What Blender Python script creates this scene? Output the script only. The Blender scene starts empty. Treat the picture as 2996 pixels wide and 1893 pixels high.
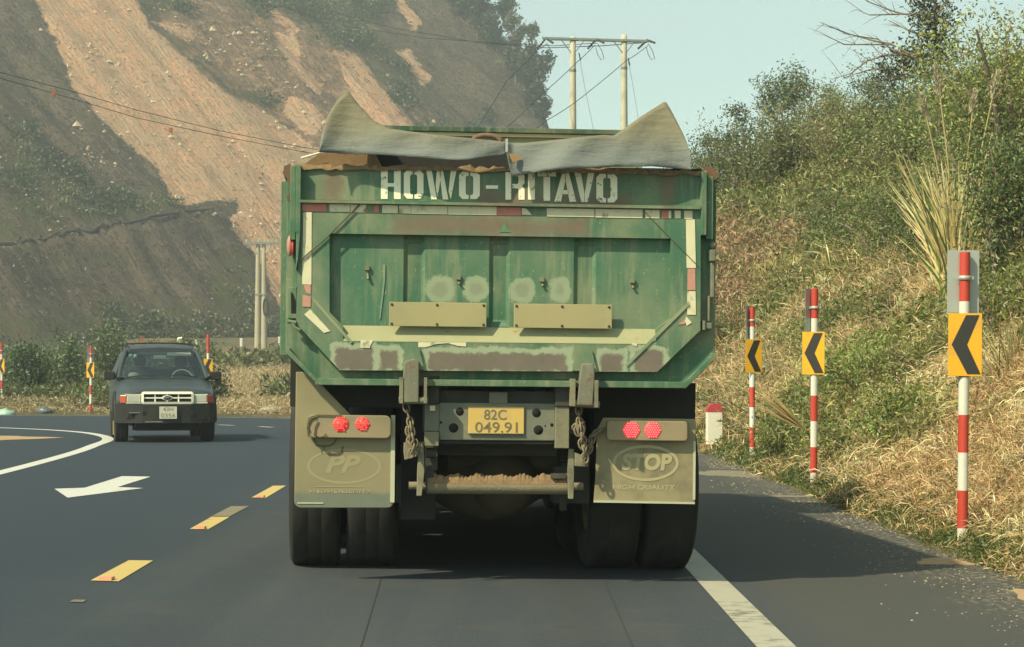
import bpy, bmesh, math, random
import numpy as np
from mathutils import Vector, Matrix, Euler, noise as mnoise
R = math.radians
S = bpy.context.scene
random.seed(7); RNG = np.random.default_rng(7)

# ------------------------------------------------------------ camera, sky, sun, exposure
F, CX, HY, CH = 6000.0, 1498.0, 1093.0, 1.2      # focal length and horizon of the photograph in its own pixels
cam_d = bpy.data.cameras.new('camera'); cam = bpy.data.objects.new('camera', cam_d)
S.collection.objects.link(cam); S.camera = cam
cam.location = (0, 0, CH); cam.rotation_euler = (R(90), 0, 0)
cam_d.sensor_width = 36.0; cam_d.lens = 36.0 * F / 2996.0
cam_d.shift_y = (HY - 946.5) / 2996.0
cam_d.clip_start = 0.1; cam_d.clip_end = 6000

LDIR = Vector((0.74, 0.70, -1.0)).normalized()   # direction the sunlight travels
sun_el = math.asin(-LDIR.z)
w = bpy.data.worlds.new("World"); S.world = w; w.use_nodes = True
nt = w.node_tree; nt.nodes.clear()
sky = nt.nodes.new('ShaderNodeTexSky'); sky.sky_type = 'NISHITA'; sky.sun_disc = False
sky.sun_elevation = sun_el; sky.sun_rotation = math.atan2(-LDIR.x, -LDIR.y)
sky.altitude = 400; sky.air_density = 1.0; sky.dust_density = 1.0; sky.ozone_density = 1.2
mx = nt.nodes.new('ShaderNodeMix'); mx.data_type = 'RGBA'; mx.blend_type = 'MULTIPLY'
mx.inputs[0].default_value = 1.0; mx.inputs[7].default_value = (0.86, 1.0, 0.82, 1)
hs = nt.nodes.new('ShaderNodeHueSaturation'); hs.inputs['Saturation'].default_value = 0.52
bg = nt.nodes.new('ShaderNodeBackground'); bg.inputs[1].default_value = 0.135
ow = nt.nodes.new('ShaderNodeOutputWorld')
nt.links.new(sky.outputs[0], hs.inputs['Color']); nt.links.new(hs.outputs[0], mx.inputs[6])
nt.links.new(mx.outputs[2], bg.inputs[0]); nt.links.new(bg.outputs[0], ow.inputs[0])
sl = bpy.data.lights.new('sun', 'SUN'); sl.energy = 4.4; sl.angle = R(1.0); sl.color = (1.0, 0.87, 0.57)
so = bpy.data.objects.new('sun', sl); S.collection.objects.link(so)
so.rotation_euler = LDIR.to_track_quat('-Z', 'Y').to_euler(); so.location = (-60, -40, 90)
S.view_settings.view_transform = 'Standard'; S.view_settings.look = 'None'
S.view_settings.exposure = 0.60; S.view_settings.gamma = 1
S.cycles.max_bounces = 6; S.cycles.diffuse_bounces = 3; S.cycles.glossy_bounces = 3
S.cycles.transmission_bounces = 4; S.cycles.volume_bounces = 0; S.cycles.transparent_max_bounces = 6
S.cycles.volume_step_rate = 6; S.cycles.use_denoising = True

# ------------------------------------------------------------ helpers: objects
COL = S.collection
def link(o, parent=None):
    COL.objects.link(o)
    if parent is not None: o.parent = parent
    return o
def tag(o, label=None, cat=None, group=None, kind=None):
    if label: o['label'] = label
    if cat: o['category'] = cat
    if group: o['group'] = group
    if kind: o['kind'] = kind
    return o
def empty(name, loc=(0, 0, 0), rot=(0, 0, 0), label=None, cat=None, group=None):
    o = bpy.data.objects.new(name, None); o.location = loc; o.rotation_euler = rot
    o.empty_display_size = 0.3
    return tag(link(o), label, cat, group)
def copy_tree(o, parent=None):
    c = o.copy(); COL.objects.link(c)
    if parent is not None: c.parent = parent
    for ch in list(o.children): copy_tree(ch, c)
    return c
class MB:
    """collects shapes, builds ONE mesh object"""
    def __init__(s): s.v = []; s.f = []; s.sm = []
    def add(s, vs, fs, smooth=False):
        n = len(s.v); s.v += [tuple(p) for p in vs]
        s.f += [tuple(i + n for i in f) for f in fs]; s.sm += [smooth] * len(fs)
        return s
    def box(s, a, b):
        x0, y0, z0 = [min(p, q) for p, q in zip(a, b)]; x1, y1, z1 = [max(p, q) for p, q in zip(a, b)]
        return s.add([(x0,y0,z0),(x1,y0,z0),(x1,y1,z0),(x0,y1,z0),(x0,y0,z1),(x1,y0,z1),(x1,y1,z1),(x0,y1,z1)],
            [(3,2,1,0),(4,5,6,7),(0,1,5,4),(1,2,6,5),(2,3,7,6),(3,0,4,7)])
    def prism(s, pts, d):
        """pts: list of Vector (planar ring), extruded by vector d"""
        pts = [Vector(p) for p in pts]; d = Vector(d); n = len(pts)
        nrm = Vector((0,0,0))
        for i in range(n): nrm += pts[i].cross(pts[(i+1) % n])
        if nrm.dot(d) > 0: pts = pts[::-1]
        vs = pts + [p + d for p in pts]
        fs = [tuple(range(n)), tuple(range(2*n-1, n-1, -1))]
        for i in range(n):
            j = (i+1) % n; fs.append((j, i, i+n, j+n))
        return s.add(vs, fs)
    def tube(s, pts, r, seg=8, caps=True, smooth=True):
        pts = [Vector(p) for p in pts]; n = len(pts)
        rs = r if isinstance(r, (list, tuple)) else [r] * n
        vs = []; up = None
        for i, p in enumerate(pts):
            t = (pts[min(i+1, n-1)] - pts[max(i-1, 0)])
            t = t.normalized() if t.length > 1e-9 else Vector((0,0,1))
            if up is None: up = Vector((0,0,1)) if abs(t.z) < 0.9 else Vector((1,0,0))
            a = t.cross(up)
            if a.length < 1e-4: a = t.cross(Vector((1,0,0)))
            a.normalize(); b = t.cross(a).normalized(); up = -b if False else b.cross(t) * 0 + (a.cross(t))
            for k in range(seg):
                th = 2*math.pi*k/seg; vs.append(p + (a*math.cos(th) + b*math.sin(th)) * rs[i])
        fs = []
        for i in range(n-1):
            for k in range(seg):
                k2 = (k+1) % seg; fs.append((i*seg+k, i*seg+k2, (i+1)*seg+k2, (i+1)*seg+k))
        s.add(vs, fs, smooth)
        if caps:
            s.add([vs[k] for k in range(seg)], [tuple(range(seg))[::-1]])
            s.add([vs[(n-1)*seg+k] for k in range(seg)], [tuple(range(seg))])
        return s
    def lathe(s, prof, axis='x', seg=32, c=(0,0,0), smooth=True):
        """prof: list of (r, h) along the axis"""
        vs = []; c = Vector(c)
        for r, h in prof:
            for k in range(seg):
                a = 2*math.pi*k/seg; u, v = r*math.cos(a), r*math.sin(a)
                p = {'x': (h, u, v), 'y': (u, h, v), 'z': (u, v, h)}[axis]; vs.append(c + Vector(p))
        fs = [(i*seg+k, i*seg+(k+1) % seg, (i+1)*seg+(k+1) % seg, (i+1)*seg+k) for i in range(len(prof)-1) for k in range(seg)]
        return s.add(vs, fs, smooth)
    def sphere(s, c, r, seg=12, rings=8, sc=(1,1,1)):
        c = Vector(c); prof = [(max(1e-4, math.sin(math.pi*i/rings))*r, -math.cos(math.pi*i/rings)*r) for i in range(rings+1)]
        m = MB(); m.lathe(prof, 'z', seg); return s.add([c + Vector((p[0]*sc[0], p[1]*sc[1], p[2]*sc[2])) for p in m.v], m.f, True)
    def build(s, name, mat, parent=None, bevel=0, auto=None):
        me = bpy.data.meshes.new(name); me.from_pydata(s.v, [], s.f)
        me.polygons.foreach_set('use_smooth', s.sm); me.update()
        bm = bmesh.new(); bm.from_mesh(me); bmesh.ops.recalc_face_normals(bm, faces=bm.faces); bm.to_mesh(me); bm.free()
        for m in (mat if isinstance(mat, list) else [mat]): me.materials.append(m)
        o = bpy.data.objects.new(name, me); link(o, parent)
        if bevel:
            b = o.modifiers.new('bevel', 'BEVEL'); b.width = bevel; b.segments = 2; b.limit_method = 'ANGLE'; b.angle_limit = R(40)
        return o
def raw_mesh(name, V, Fq, mat, parent=None, cols=None, smooth=False, k=4):
    """fast mesh from numpy arrays; cols per vertex"""
    V = np.asarray(V, dtype=np.float32); Fq = np.asarray(Fq, dtype=np.int32)
    me = bpy.data.meshes.new(name); me.vertices.add(len(V)); me.vertices.foreach_set('co', V.ravel())
    me.loops.add(Fq.size); me.loops.foreach_set('vertex_index', Fq.ravel())
    me.polygons.add(len(Fq)); me.polygons.foreach_set('loop_start', np.arange(len(Fq), dtype=np.int32)*k)
    try: me.polygons.foreach_set('loop_total', np.full(len(Fq), k, dtype=np.int32))
    except Exception: pass
    me.polygons.foreach_set('use_smooth', np.full(len(Fq), smooth))
    if cols is not None:
        a = me.color_attributes.new('tint', 'FLOAT_COLOR', 'POINT')
        c4 = np.ones((len(V), 4), dtype=np.float32); c4[:, :3] = cols; a.data.foreach_set('color', c4.ravel())
    me.update(calc_edges=True)
    for m in (mat if isinstance(mat, list) else [mat]): me.materials.append(m)
    o = bpy.data.objects.new(name, me); return link(o, parent)

# ------------------------------------------------------------ helpers: materials
class NB:
    def __init__(s, name, rough=0.6, metal=0.0, spec=0.5):
        s.m = bpy.data.materials.new(name); s.m.use_nodes = True; s.t = s.m.node_tree
        s.b = s.t.nodes['Principled BSDF']; s.b.inputs['Roughness'].default_value = rough
        s.b.inputs['Metallic'].default_value = metal; s.b.inputs['Specular IOR Level'].default_value = spec
        s.tc = s.t.nodes.new('ShaderNodeTexCoord'); s.obj = s.tc.outputs['Object']
    def N(s, t): return s.t.nodes.new(t)
    def L(s, a, b): s.t.links.new(a, b)
    def put(s, inp, v):
        if v is None: return
        if hasattr(v, 'is_linked') or hasattr(v, 'links'): s.L(v, inp)
        else: inp.default_value = v
    def math(s, op, a, b=None, c=None, clamp=False):
        n = s.N('ShaderNodeMath'); n.operation = op; n.use_clamp = clamp
        s.put(n.inputs[0], a); s.put(n.inputs[1], b); s.put(n.inputs[2], c); return n.outputs[0]
    def noise(s, scale, detail=4, rough=0.55, vec=None, sc=None, dist=0.0):
        n = s.N('ShaderNodeTexNoise'); n.inputs['Scale'].default_value = scale
        n.inputs['Detail'].default_value = detail; n.inputs['Roughness'].default_value = rough; n.inputs['Distortion'].default_value = dist
        v = vec or s.obj
        if sc:
            mp = s.N('ShaderNodeMapping'); mp.inputs['Scale'].default_value = sc; s.L(v, mp.inputs[0]); v = mp.outputs[0]
        s.L(v, n.inputs['Vector']); return n.outputs['Fac']
    def voro(s, scale, sc=None):
        n = s.N('ShaderNodeTexVoronoi'); n.inputs['Scale'].default_value = scale; v = s.obj
        if sc:
            mp = s.N('ShaderNodeMapping'); mp.inputs['Scale'].default_value = sc; s.L(v, mp.inputs[0]); v = mp.outputs[0]
        s.L(v, n.inputs['Vector']); return n.outputs['Distance'], n.outputs['Color']
    def ramp(s, fac, stops, interp='LINEAR'):
        n = s.N('ShaderNodeValToRGB'); n.color_ramp.interpolation = interp; e = n.color_ramp.elements
        while len(e) < len(stops): e.new(0.5)
        for i, (p, c) in enumerate(stops):
            e[i].position = p; e[i].color = (c if isinstance(c, (tuple, list)) else (c, c, c))[:3] + (1,) if isinstance(c, tuple) else (c, c, c, 1)
        s.L(fac, n.inputs[0]); return n.outputs[0]
    def mix(s, fac, a, b, mode='MIX'):
        n = s.N('ShaderNodeMix'); n.data_type = 'RGBA'; n.blend_type = mode
        def c(v): return v + (1,) if isinstance(v, tuple) and len(v) == 3 else v
        s.put(n.inputs[0], fac); s.put(n.inputs[6], c(a)); s.put(n.inputs[7], c(b)); return n.outputs[2]
    def sstep(s, x, a, b):
        n = s.N('ShaderNodeMapRange'); n.interpolation_type = 'SMOOTHSTEP'
        s.put(n.inputs[0], x); n.inputs[1].default_value = a; n.inputs[2].default_value = b; return n.outputs[0]
    def xyz(s):
        n = s.N('ShaderNodeSeparateXYZ'); s.L(s.obj, n.inputs[0]); return n.outputs
    def nrm(s):
        g = s.N('ShaderNodeNewGeometry'); n = s.N('ShaderNodeSeparateXYZ'); s.L(g.outputs['Normal'], n.inputs[0]); return n.outputs
    def attr(s, name='tint'):
        n = s.N('ShaderNodeAttribute'); n.attribute_name = name; return n.outputs['Color']
    def bump(s, h, strength=0.3, dist=0.02):
        n = s.N('ShaderNodeBump'); n.inputs['Strength'].default_value = strength; n.inputs['Distance'].default_value = dist
        s.L(h, n.inputs['Height']); s.L(n.outputs[0], s.b.inputs['Normal']); return s
    def col(s, v): s.put(s.b.inputs['Base Color'], v + (1,) if isinstance(v, tuple) and len(v) == 3 else v); return s
    def rough(s, v): s.put(s.b.inputs['Roughness'], v); return s
def simple(name, c, rough=0.6, metal=0.0, var=0.25, scale=8.0, bump=0.0, dirt=None, dscale=3.0, damt=(0.45, 0.7)):
    """a colour broken up by noise, optionally dusted with `dirt`"""
    n = NB(name, rough, metal); a = n.noise(scale, 6)
    lo = tuple(x*(1-var) for x in c); hi = tuple(min(1, x*(1+var)) for x in c)
    k = n.mix(a, lo, hi)
    if dirt: k = n.mix(n.sstep(n.noise(dscale, 6, 0.6), damt[0], damt[1]), k, dirt)
    n.col(k)
    if bump: n.bump(n.noise(scale*6, 4), bump, 0.01)
    return n.m

# ------------------------------------------------------------ the ground's shape (metres; x right, y away, z up)
ECX, ECY, ER = -19.25, 37.7, 22.3       # centre and radius of the bend's outer edge
IR = 11.2                               # inner edge line of the bend
EDGE = 3.05                             # right edge of the asphalt on the straight
def road_z(x, y):
    x = np.asarray(x, float); y = np.asarray(y, float)
    z = np.where(x > -2.4, -0.018*(x + 0.07), 0.042)
    return z * np.clip((45 - y)/12, 0, 1)
def edge_dist(x, y):
    """distance outside the road's outer/right edge (negative on the asphalt)"""
    x = np.asarray(x, float); y = np.asarray(y, float)
    r = np.hypot(x - ECX, y - ECY) - ER
    d = np.where(y < ECY, x - EDGE, r)
    return np.where((y >= ECY) & (x < ECX), y - ECY - ER, d)
def sm(x, a, b):
    t = np.clip((np.asarray(x, float) - a)/(b - a), 0, 1); return t*t*(3-2*t)
def ground_z(x, y):
    x = np.asarray(x, float); y = np.asarray(y, float)
    d = edge_dist(x, y); rz = road_z(np.minimum(x, EDGE), y)
    # right-hand bank
    cap = 6.0 + 0.42*np.clip(x - 7, -3, 30)
    cap = cap*sm(y, -40, 5)
    t = np.clip(d - 0.35, 0, None)
    bank = 0.16*sm(d, 0, 0.35) + 1.02*t
    bank = cap - np.log1p(np.exp(np.clip((cap - bank)*1.2, -50, 50)))/1.2      # soft cap
    bank = np.maximum(bank, 0) + 0.03*np.clip(x-14, 0, 60)
    a = sm(np.arctan2(x, np.maximum(y, 1)), 0.0, 0.05)                          # the bank dies out behind the truck
    low = 0.10*sm(d, 0, 1.2) + 0.016*np.clip(d - 2, 0, None) + 1.0*sm(y, 78, 100)*sm(-x, -4, 8)*0.4
    out = np.where(d > 0, a*bank + (1-a)*low, 0)
    # left of the road: bare shoulder
    left = np.where((x < -8.5) & (y < 34), 0.02, 0)
    return rz + out + left - np.where(d > 0, 0, 0.03)
def gpt(px, py, dz=0.0):
    """ground point seen at pixel (px,py) of the photograph on the asphalt"""
    z = 0.0
    for _ in range(6):
        y = (CH - z)*F/(py - HY); x = (px - CX)*y/F; z = float(road_z(x, y))
    return Vector((x, y, z + dz))
def apt(px, py, y):
    return Vector(((px - CX)*y/F, y, CH + (HY - py)*y/F))
# ============================================================ SETTING
# ---------------- materials
g = NB('asphalt', 0.82, spec=0.35)
X0 = g.xyz(); big = g.noise(0.35, 5, 0.6); fine = g.noise(60, 3, 0.7); streak = g.noise(1.0, 4, 0.6, sc=(1.6, 0.10, 1))
c = g.mix(big, (0.031, 0.042, 0.056), (0.043, 0.055, 0.069))
c = g.mix(g.math('MULTIPLY', g.sstep(g.noise(90, 3, 0.85), 0.52, 0.66), 0.55), c, (0.12, 0.12, 0.115))
c = g.mix(g.math('MULTIPLY', g.sstep(g.noise(55, 3, 0.85), 0.56, 0.68), 0.6), c, (0.014, 0.017, 0.02))
c = g.mix(g.math('MULTIPLY', g.sstep(g.noise(.8, 7, 0.7), 0.52, 0.66), 0.35), c, (0.085, 0.084, 0.074))
c = g.mix(g.sstep(streak, 0.42, 0.7), c, (0.058, 0.065, 0.071))
trk = g.math('ABSOLUTE', g.math('SUBTRACT', g.math('ABSOLUTE', g.math('ADD', X0[0], 0.62)), 0.95))
c = g.mix(g.math('MULTIPLY', g.sstep(g.math('ADD', trk, g.math('MULTIPLY', streak, .25)), .42, .12), .35), c, (0.028, 0.034, 0.040))
c = g.mix(g.math('MULTIPLY', g.sstep(g.noise(1.6, 6, .7), .60, .72), .5), c, (0.022, 0.026, 0.030))
X = g.xyz()
edge = g.sstep(g.math('ADD', X[0], g.math('MULTIPLY', g.noise(1.1, 5, 0.65), 1.6)), 3.0, 4.1)
shld = g.sstep(X[0], 1.22, 1.6)
c = g.mix(shld, c, (0.057, 0.061, 0.058))
c = g.mix(g.sstep(g.math('ADD', X[0], g.math('MULTIPLY', g.noise(.5, 3), 1.2)), -0.6, -2.4), c, (0.022, 0.035, 0.051))
c = g.mix(g.sstep(fine, 0.60, 0.80), c, (0.13, 0.13, 0.12))
grit = g.sstep(g.noise(22, 4, 0.7), 0.50, 0.62)
c = g.mix(g.math('MULTIPLY', edge, grit), c, (0.34, 0.29, 0.21))
g.col(c); g.bump(fine, 0.25, 0.01); ASPH = g.m

g = NB('ground_soil', 0.95, spec=0.2)
c = g.mix(g.noise(0.4, 6, 0.65), (0.10, 0.078, 0.045), (0.19, 0.145, 0.085))
c = g.mix(g.sstep(g.noise(0.09, 5), 0.45, 0.6), c, (0.075, 0.08, 0.038))
c = g.mix(g.sstep(g.noise(2.5, 6, 0.7), 0.55, 0.7), c, (0.27, 0.185, 0.105))
g.col(c); g.bump(g.noise(5, 6), 0.8, 0.1); SOIL = g.m

def paint(name, c, worn, thr=0.56):
    g = NB(name, 0.6); k = g.mix(g.noise(3, 5), tuple(v*0.86 for v in c), c)
    w1 = g.sstep(g.noise(9, 7, 0.7), thr, thr+0.12); w2 = g.sstep(g.noise(1.1, 4), 0.35, 0.7)
    g.col(g.mix(g.math('MULTIPLY', w1, w2), k, worn)); return g.m
WPAINT = paint('white_road_paint', (0.60, 0.61, 0.57), (0.20, 0.20, 0.18))
YPAINT = paint('yellow_road_paint', (0.58, 0.44, 0.15), (0.22, 0.19, 0.11))
EPAINT = paint('dusty_edge_paint', (0.42, 0.41, 0.33), (0.14, 0.13, 0.11), 0.48)

# ---------------- ground: one sheet to the horizon
def axis(brk):
    out = []
    for a, b, st in brk:
        n = max(1, int(round((b-a)/st))); out += list(np.linspace(a, b, n, endpoint=False))
    return np.array(out + [brk[-1][1]])
xs = axis([(-3000, -300, 300), (-300, -60, 15), (-60, -14, 1.5), (-14, 2.9, 0.8), (2.9, 6, 0.12), (6, 16, 0.4), (16, 60, 3), (60, 300, 20), (300, 3000, 300)])
ys = axis([(-500, -20, 40), (-20, 6, 2), (6, 36, 0.4), (36, 90, 0.8), (90, 200, 3), (200, 420, 12), (420, 5000, 300)])
XX, YY = np.meshgrid(xs, ys); ZZ = ground_z(XX, YY)
dd = edge_dist(XX, YY)
nz = np.array([[mnoise.noise(Vector((x*0.7, y*0.35, 0))) if (2 < x < 40 and 4 < y < 110) else 0 for x in xs] for y in ys])
nz2 = np.array([[mnoise.noise(Vector((x*0.12, y*0.09, 5))) if (-60 < x < 60 and 4 < y < 200) else 0 for x in xs] for y in ys])
ZZ = ZZ + np.clip(dd, 0, 1.2)*0.22*nz + np.clip(dd/10, 0, 1)*0.5*nz2*sm(dd, 0.5, 3)
ny, nx = XX.shape
idx = np.arange(nx*ny).reshape(ny, nx)
Fq = np.stack([idx[:-1, :-1], idx[:-1, 1:], idx[1:, 1:], idx[1:, :-1]], -1).reshape(-1, 4)
tag(raw_mesh('ground', np.stack([XX, YY, ZZ], -1).reshape(-1, 3), Fq, SOIL, smooth=True), kind='structure')
def gz(x, y):
    return float(ground_z(x, y))

# ---------------- road: straight then a tight bend to the left
def strip(name, left, right, mat, lift=0.0, sub=1):
    V = []; n = len(left)
    for a, b in zip(left, right):
        for k in range(sub+1):
            t = k/sub; x = a[0]*(1-t)+b[0]*t; y = a[1]*(1-t)+b[1]*t
            V.append((x, y, float(road_z(x, y)) + lift))
    F4 = [(i*(sub+1)+k, i*(sub+1)+k+1, (i+1)*(sub+1)+k+1, (i+1)*(sub+1)+k) for i in range(n-1) for k in range(sub)]
    return raw_mesh(name, V, F4, mat, smooth=True)
def arc(r, a0, a1, n): return [(ECX + r*math.cos(R(a0+(a1-a0)*i/n)), ECY + r*math.sin(R(a0+(a1-a0)*i/n))) for i in range(n+1)]
ysr = list(np.linspace(-30, ECY, 60))
wob = lambda y: 0.05*math.sin(y*1.7) + 0.04*math.sin(y*4.1+1) + 0.03*math.sin(y*9.3)
rt = [(EDGE + wob(y), y) for y in ysr] + arc(ER, 1, 90, 40) + [(-40, ECY+ER), (-80, ECY+ER+2), (-140, ECY+ER+8)]
lf = [(-13.5 if y < 20 else -13.5+(y-20)*0.25, y) for y in ysr] + arc(7.0, 1, 90, 40) + [(-40, ECY+8), (-80, ECY+10), (-140, ECY+14)]
# breakpoints at the crossfall's crease
def road_rows():
    V = []; ks = [0, 0.35, 0.6, 1]
    rows = []
    for a, b in zip(lf, rt):
        row = [a[0]*(1-t)+b[0]*t for t in ks]
        cols = []
        if a[1] < 37.8:
            xs_ = [a[0], -6, -2.4, 0, b[0]]
            cols = [(x, a[1]) for x in xs_]
        else:
            cols = [(a[0]*(1-t)+b[0]*t, a[1]*(1-t)+b[1]*t) for t in (0, .3, .5, .75, 1)]
        rows.append(cols)
    V = [(x, y, float(road_z(x, y))) for r_ in rows for x, y in r_]
    F4 = [(i*5+k, i*5+k+1, (i+1)*5+k+1, (i+1)*5+k) for i in range(len(rows)-1) for k in range(4)]
    return raw_mesh('road', V, F4, ASPH)
tag(road_rows(), kind='structure')

def marking(name, quads, mat, label=None, lift=0.004, kind='structure'):
    V = []; F4 = []
    for q in quads:
        n = len(V); V += [(x, y, float(road_z(x, y)) + lift) for x, y in q]; F4.append(tuple(range(n, n+4)))
    return tag(raw_mesh(name, V, F4, mat), label, kind=kind)
# right edge line
marking('edge_line', [[(1.09, y), (1.27, y), (1.27, y+2), (1.09, y+2)] for y in np.arange(2, 37, 2.0)], EPAINT)
# outer edge line round the bend
oa = arc(ER-0.75, 20, 90, 40); ob = arc(ER-0.6, 20, 90, 40)
marking('outer_edge_line', [[oa[i], ob[i], ob[i+1], oa[i+1]] for i in range(40)], EPAINT)
# yellow centre dashes
def g2(x, y): p = gpt(x, y); return (p.x, p.y)
dz_ = [((-2.455, 5.9), (-2.285, 5.9), (-2.30, 7.6), (-2.47, 7.6)), ((-2.46, 7.95), (-2.29, 7.95), (-2.30, 9.12), (-2.47, 9.12)),
       (g2(265,1700), g2(347,1702.6), g2(448,1641.7), g2(377,1640.7)),
       (g2(555,1549), g2(609,1550), g2(672,1513.5), g2(619,1513)),
       (g2(736,1456.5), g2(778,1457.5), g2(836.6,1422), g2(799,1422))]
for y0 in (23.9, 27.9, 31.9):
    dz_.append(((-2.52, y0), (-2.36, y0), (-2.36, y0+1.9), (-2.52, y0+1.9)))
CD = []
for q in dz_:
    CD.append(q)
marking('centre_dashes', CD, YPAINT)
YWORN = paint('worn_yellow_road_paint', (0.23, 0.20, 0.12), (0.09, 0.09, 0.085), 0.42)
marking('worn_dashes', [(g2(619.5,1511.5), g2(672,1512), g2(729,1481.5), g2(676,1482)), (g2(203,1763), g2(243,1764), g2(253,1757), g2(215,1756))], YWORN)
# pale raised studs at the near end of the dashes
m = MB()
for (a, b) in ((g2(288,1700), g2(327,1700)), (g2(571,1549), g2(599,1549)), (g2(750,1456.5), g2(772,1456.5))):
    z = float(road_z(*a)); m.box((a[0], a[1], z+.004), (b[0], a[1]+0.10, z+.02))
STUD = simple('orange_reflector', (0.75, 0.34, 0.20), 0.4)
tag(m.build('road_studs', STUD), kind='structure')
# far lane dashes in the bend
q = []
for a in (2, 9, 16, 23, 30, 37, 44):
    p = arc(16.0, a, a+2.6, 1); p2 = arc(16.13, a, a+2.6, 1); q.append((p[0], p2[0], p2[1], p[1]))
marking('bend_dashes', q, WPAINT)
# curved inner edge line
pts = [(-5.5, 14), (-5.72, 19), (-5.97, 23.8), (-6.2, 27.4), (-6.45, 30.5), (-6.75, 33.2), (-7.1, 36), (-7.7, 38.6), (-8.7, 41.4), (-10.2, 44.0), (-12.2, 46.2), (-14.6, 47.9), (-17.4, 48.9), (-22, 49.2), (-30, 49.2)]
from mathutils import geometry
cr = []
for i in range(len(pts)-1):
    p0, p1, p2, p3 = [Vector(pts[max(0, min(len(pts)-1, j))]) for j in (i-1, i, i+1, i+2)]
    for k in range(6):
        t = k/6; cr.append(0.5*((2*p1)+(p2-p0)*t+(2*p0-5*p1+4*p2-p3)*t*t+(3*p1-p0-3*p2+p3)*t**3))
q = []
for i in range(len(cr)-1):
    def off(j):
        t = (cr[min(j+1, len(cr)-1)]-cr[max(j-1, 0)]).normalized(); n = Vector((-t.y, t.x)); return cr[j]-n*0.10, cr[j]+n*0.10
    a0, a1 = off(i); b0, b1 = off(i+1); q.append((tuple(a1), tuple(a0), tuple(b0), tuple(b1)))
marking('bend_inner_line', q, WPAINT)
# turn arrow
ar = [(159,1431),(248,1428),(357,1394),(441,1395.5),(344,1426),(419,1429),(198,1457)]
A = [gpt(x, y, 0.004) for x, y in ar]
me = bpy.data.meshes.new('turn_arrow'); me.from_pydata([tuple(p) for p in A], [], [(0,1,6),(1,2,3,4),(1,4,5,6)]); me.materials.append(WPAINT)
tag(link(bpy.data.objects.new('turn_arrow', me)), kind='structure')
# tar joints in the lane
TAR = simple('tar_seam', (0.034, 0.037, 0.038), 0.9)
q = []
for (xa, ya, xb, yb) in ((1115,1690,1055,1893),(1760,1680,1850,1893)):
    p, r_ = gpt(xa, ya), gpt(xb, yb); n_ = 14; pr = None
    for i in range(n_+1):
        t = i/n_; x = r_.x+(p.x-r_.x)*t; y = r_.y+(p.y-r_.y)*t; cur = ((x-.004, y), (x+.004, y))
        if pr: q.append((pr[0], pr[1], cur[1], cur[0]))
        pr = cur
marking('tar_seams', q, TAR, lift=0.003)

# ---------------- sand spilled on the shoulder
SAND = simple('spilled_sand', (0.40, 0.27, 0.15), 0.95, var=0.3, scale=12, bump=0.5)
SANDP = simple('dusty_sand', (0.20, 0.18, 0.13), 0.95, var=0.3, scale=12)
def blob(name, cx, cy, rx, ry, h, n=26, mat=SAND, seed=0):
    rr = random.Random(seed); V = [(cx, cy, float(road_z(min(cx, EDGE), cy))+h)]; F_ = []
    for ring, f in ((1, .5), (2, 1)):
        for k in range(n):
            a = 2*math.pi*k/n; wv = 1+0.28*math.sin(3*a+seed)+0.16*math.sin(7*a+2*seed)+0.12*rr.random()
            x = cx+rx*f*wv*math.cos(a); y = cy+ry*f*wv*math.sin(a)
            V.append((x, y, float(road_z(min(x, EDGE), y))+(h*0.7 if ring == 1 else 0.002)))
    F_ = [(0, 1+k, 1+(k+1) % n) for k in range(n)] + [(1+k, 1+n+k, 1+n+(k+1) % n, 1+(k+1) % n) for k in range(n)]
    me = bpy.data.meshes.new(name); me.from_pydata(V, [], F_); me.materials.append(mat)
    me.polygons.foreach_set('use_smooth', [True]*len(F_))
    return link(bpy.data.objects.new(name, me))
tag(blob('sand_heap', 2.86, 13.6, 0.17, 0.20, 0.03, seed=3), 'small heap of orange sand on the near edge of the shoulder', 'sand')
tag(blob('sand_patch', 3.06, 11.4, 0.17, 0.75, 0.02, seed=5), 'orange sand strip along the asphalt edge at the lower right corner', 'sand')
tag(blob('sand_patch', 2.75, 20.9, 0.42, 0.16, 0.012, seed=8, mat=SANDP), 'pale streak of sand across the shoulder beside the middle chevron post', 'sand')
tag(blob('sand_patch', 2.6, 25.6, 0.6, 0.7, 0.008, seed=11, mat=SANDP), 'dusty sand patch on the shoulder near the farther chevron post', 'sand')
tag(blob('sand_patch', -9.9, 36.2, 1.3, 2.2, 0.06, seed=12), 'sandy verge inside the left bend at the frame edge', 'sand')
# ============================================================ THE CUT HILL beyond the bend
def uw(x, y): return -.77*(x+26)+.64*(y-175), .64*x+.77*y
def vnoise(x, y, s, seed=0, oct_=3):
    """vectorised value noise"""
    x = np.asarray(x, float)/s; y = np.asarray(y, float)/s; out = 0; amp = 1; tot = 0
    for o in range(oct_):
        xi = np.floor(x).astype(int); yi = np.floor(y).astype(int); fx = x-xi; fy = y-yi
        fx = fx*fx*(3-2*fx); fy = fy*fy*(3-2*fy)
        def h(a, b):
            n = (a*374761393 + b*668265263 + (seed+o)*1442695041) & 0x7fffffff
            n = ((n ^ (n >> 13))*1274126177) & 0x7fffffff
            return ((n ^ (n >> 16)) & 0xffff)/65535.0
        v = (h(xi, yi)*(1-fx)+h(xi+1, yi)*fx)*(1-fy)+(h(xi, yi+1)*(1-fx)+h(xi+1, yi+1)*fx)*fy
        out = out+amp*v; tot += amp; amp *= .5; x = x*2.03; y = y*2.03
    return out/tot*2-1
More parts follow.
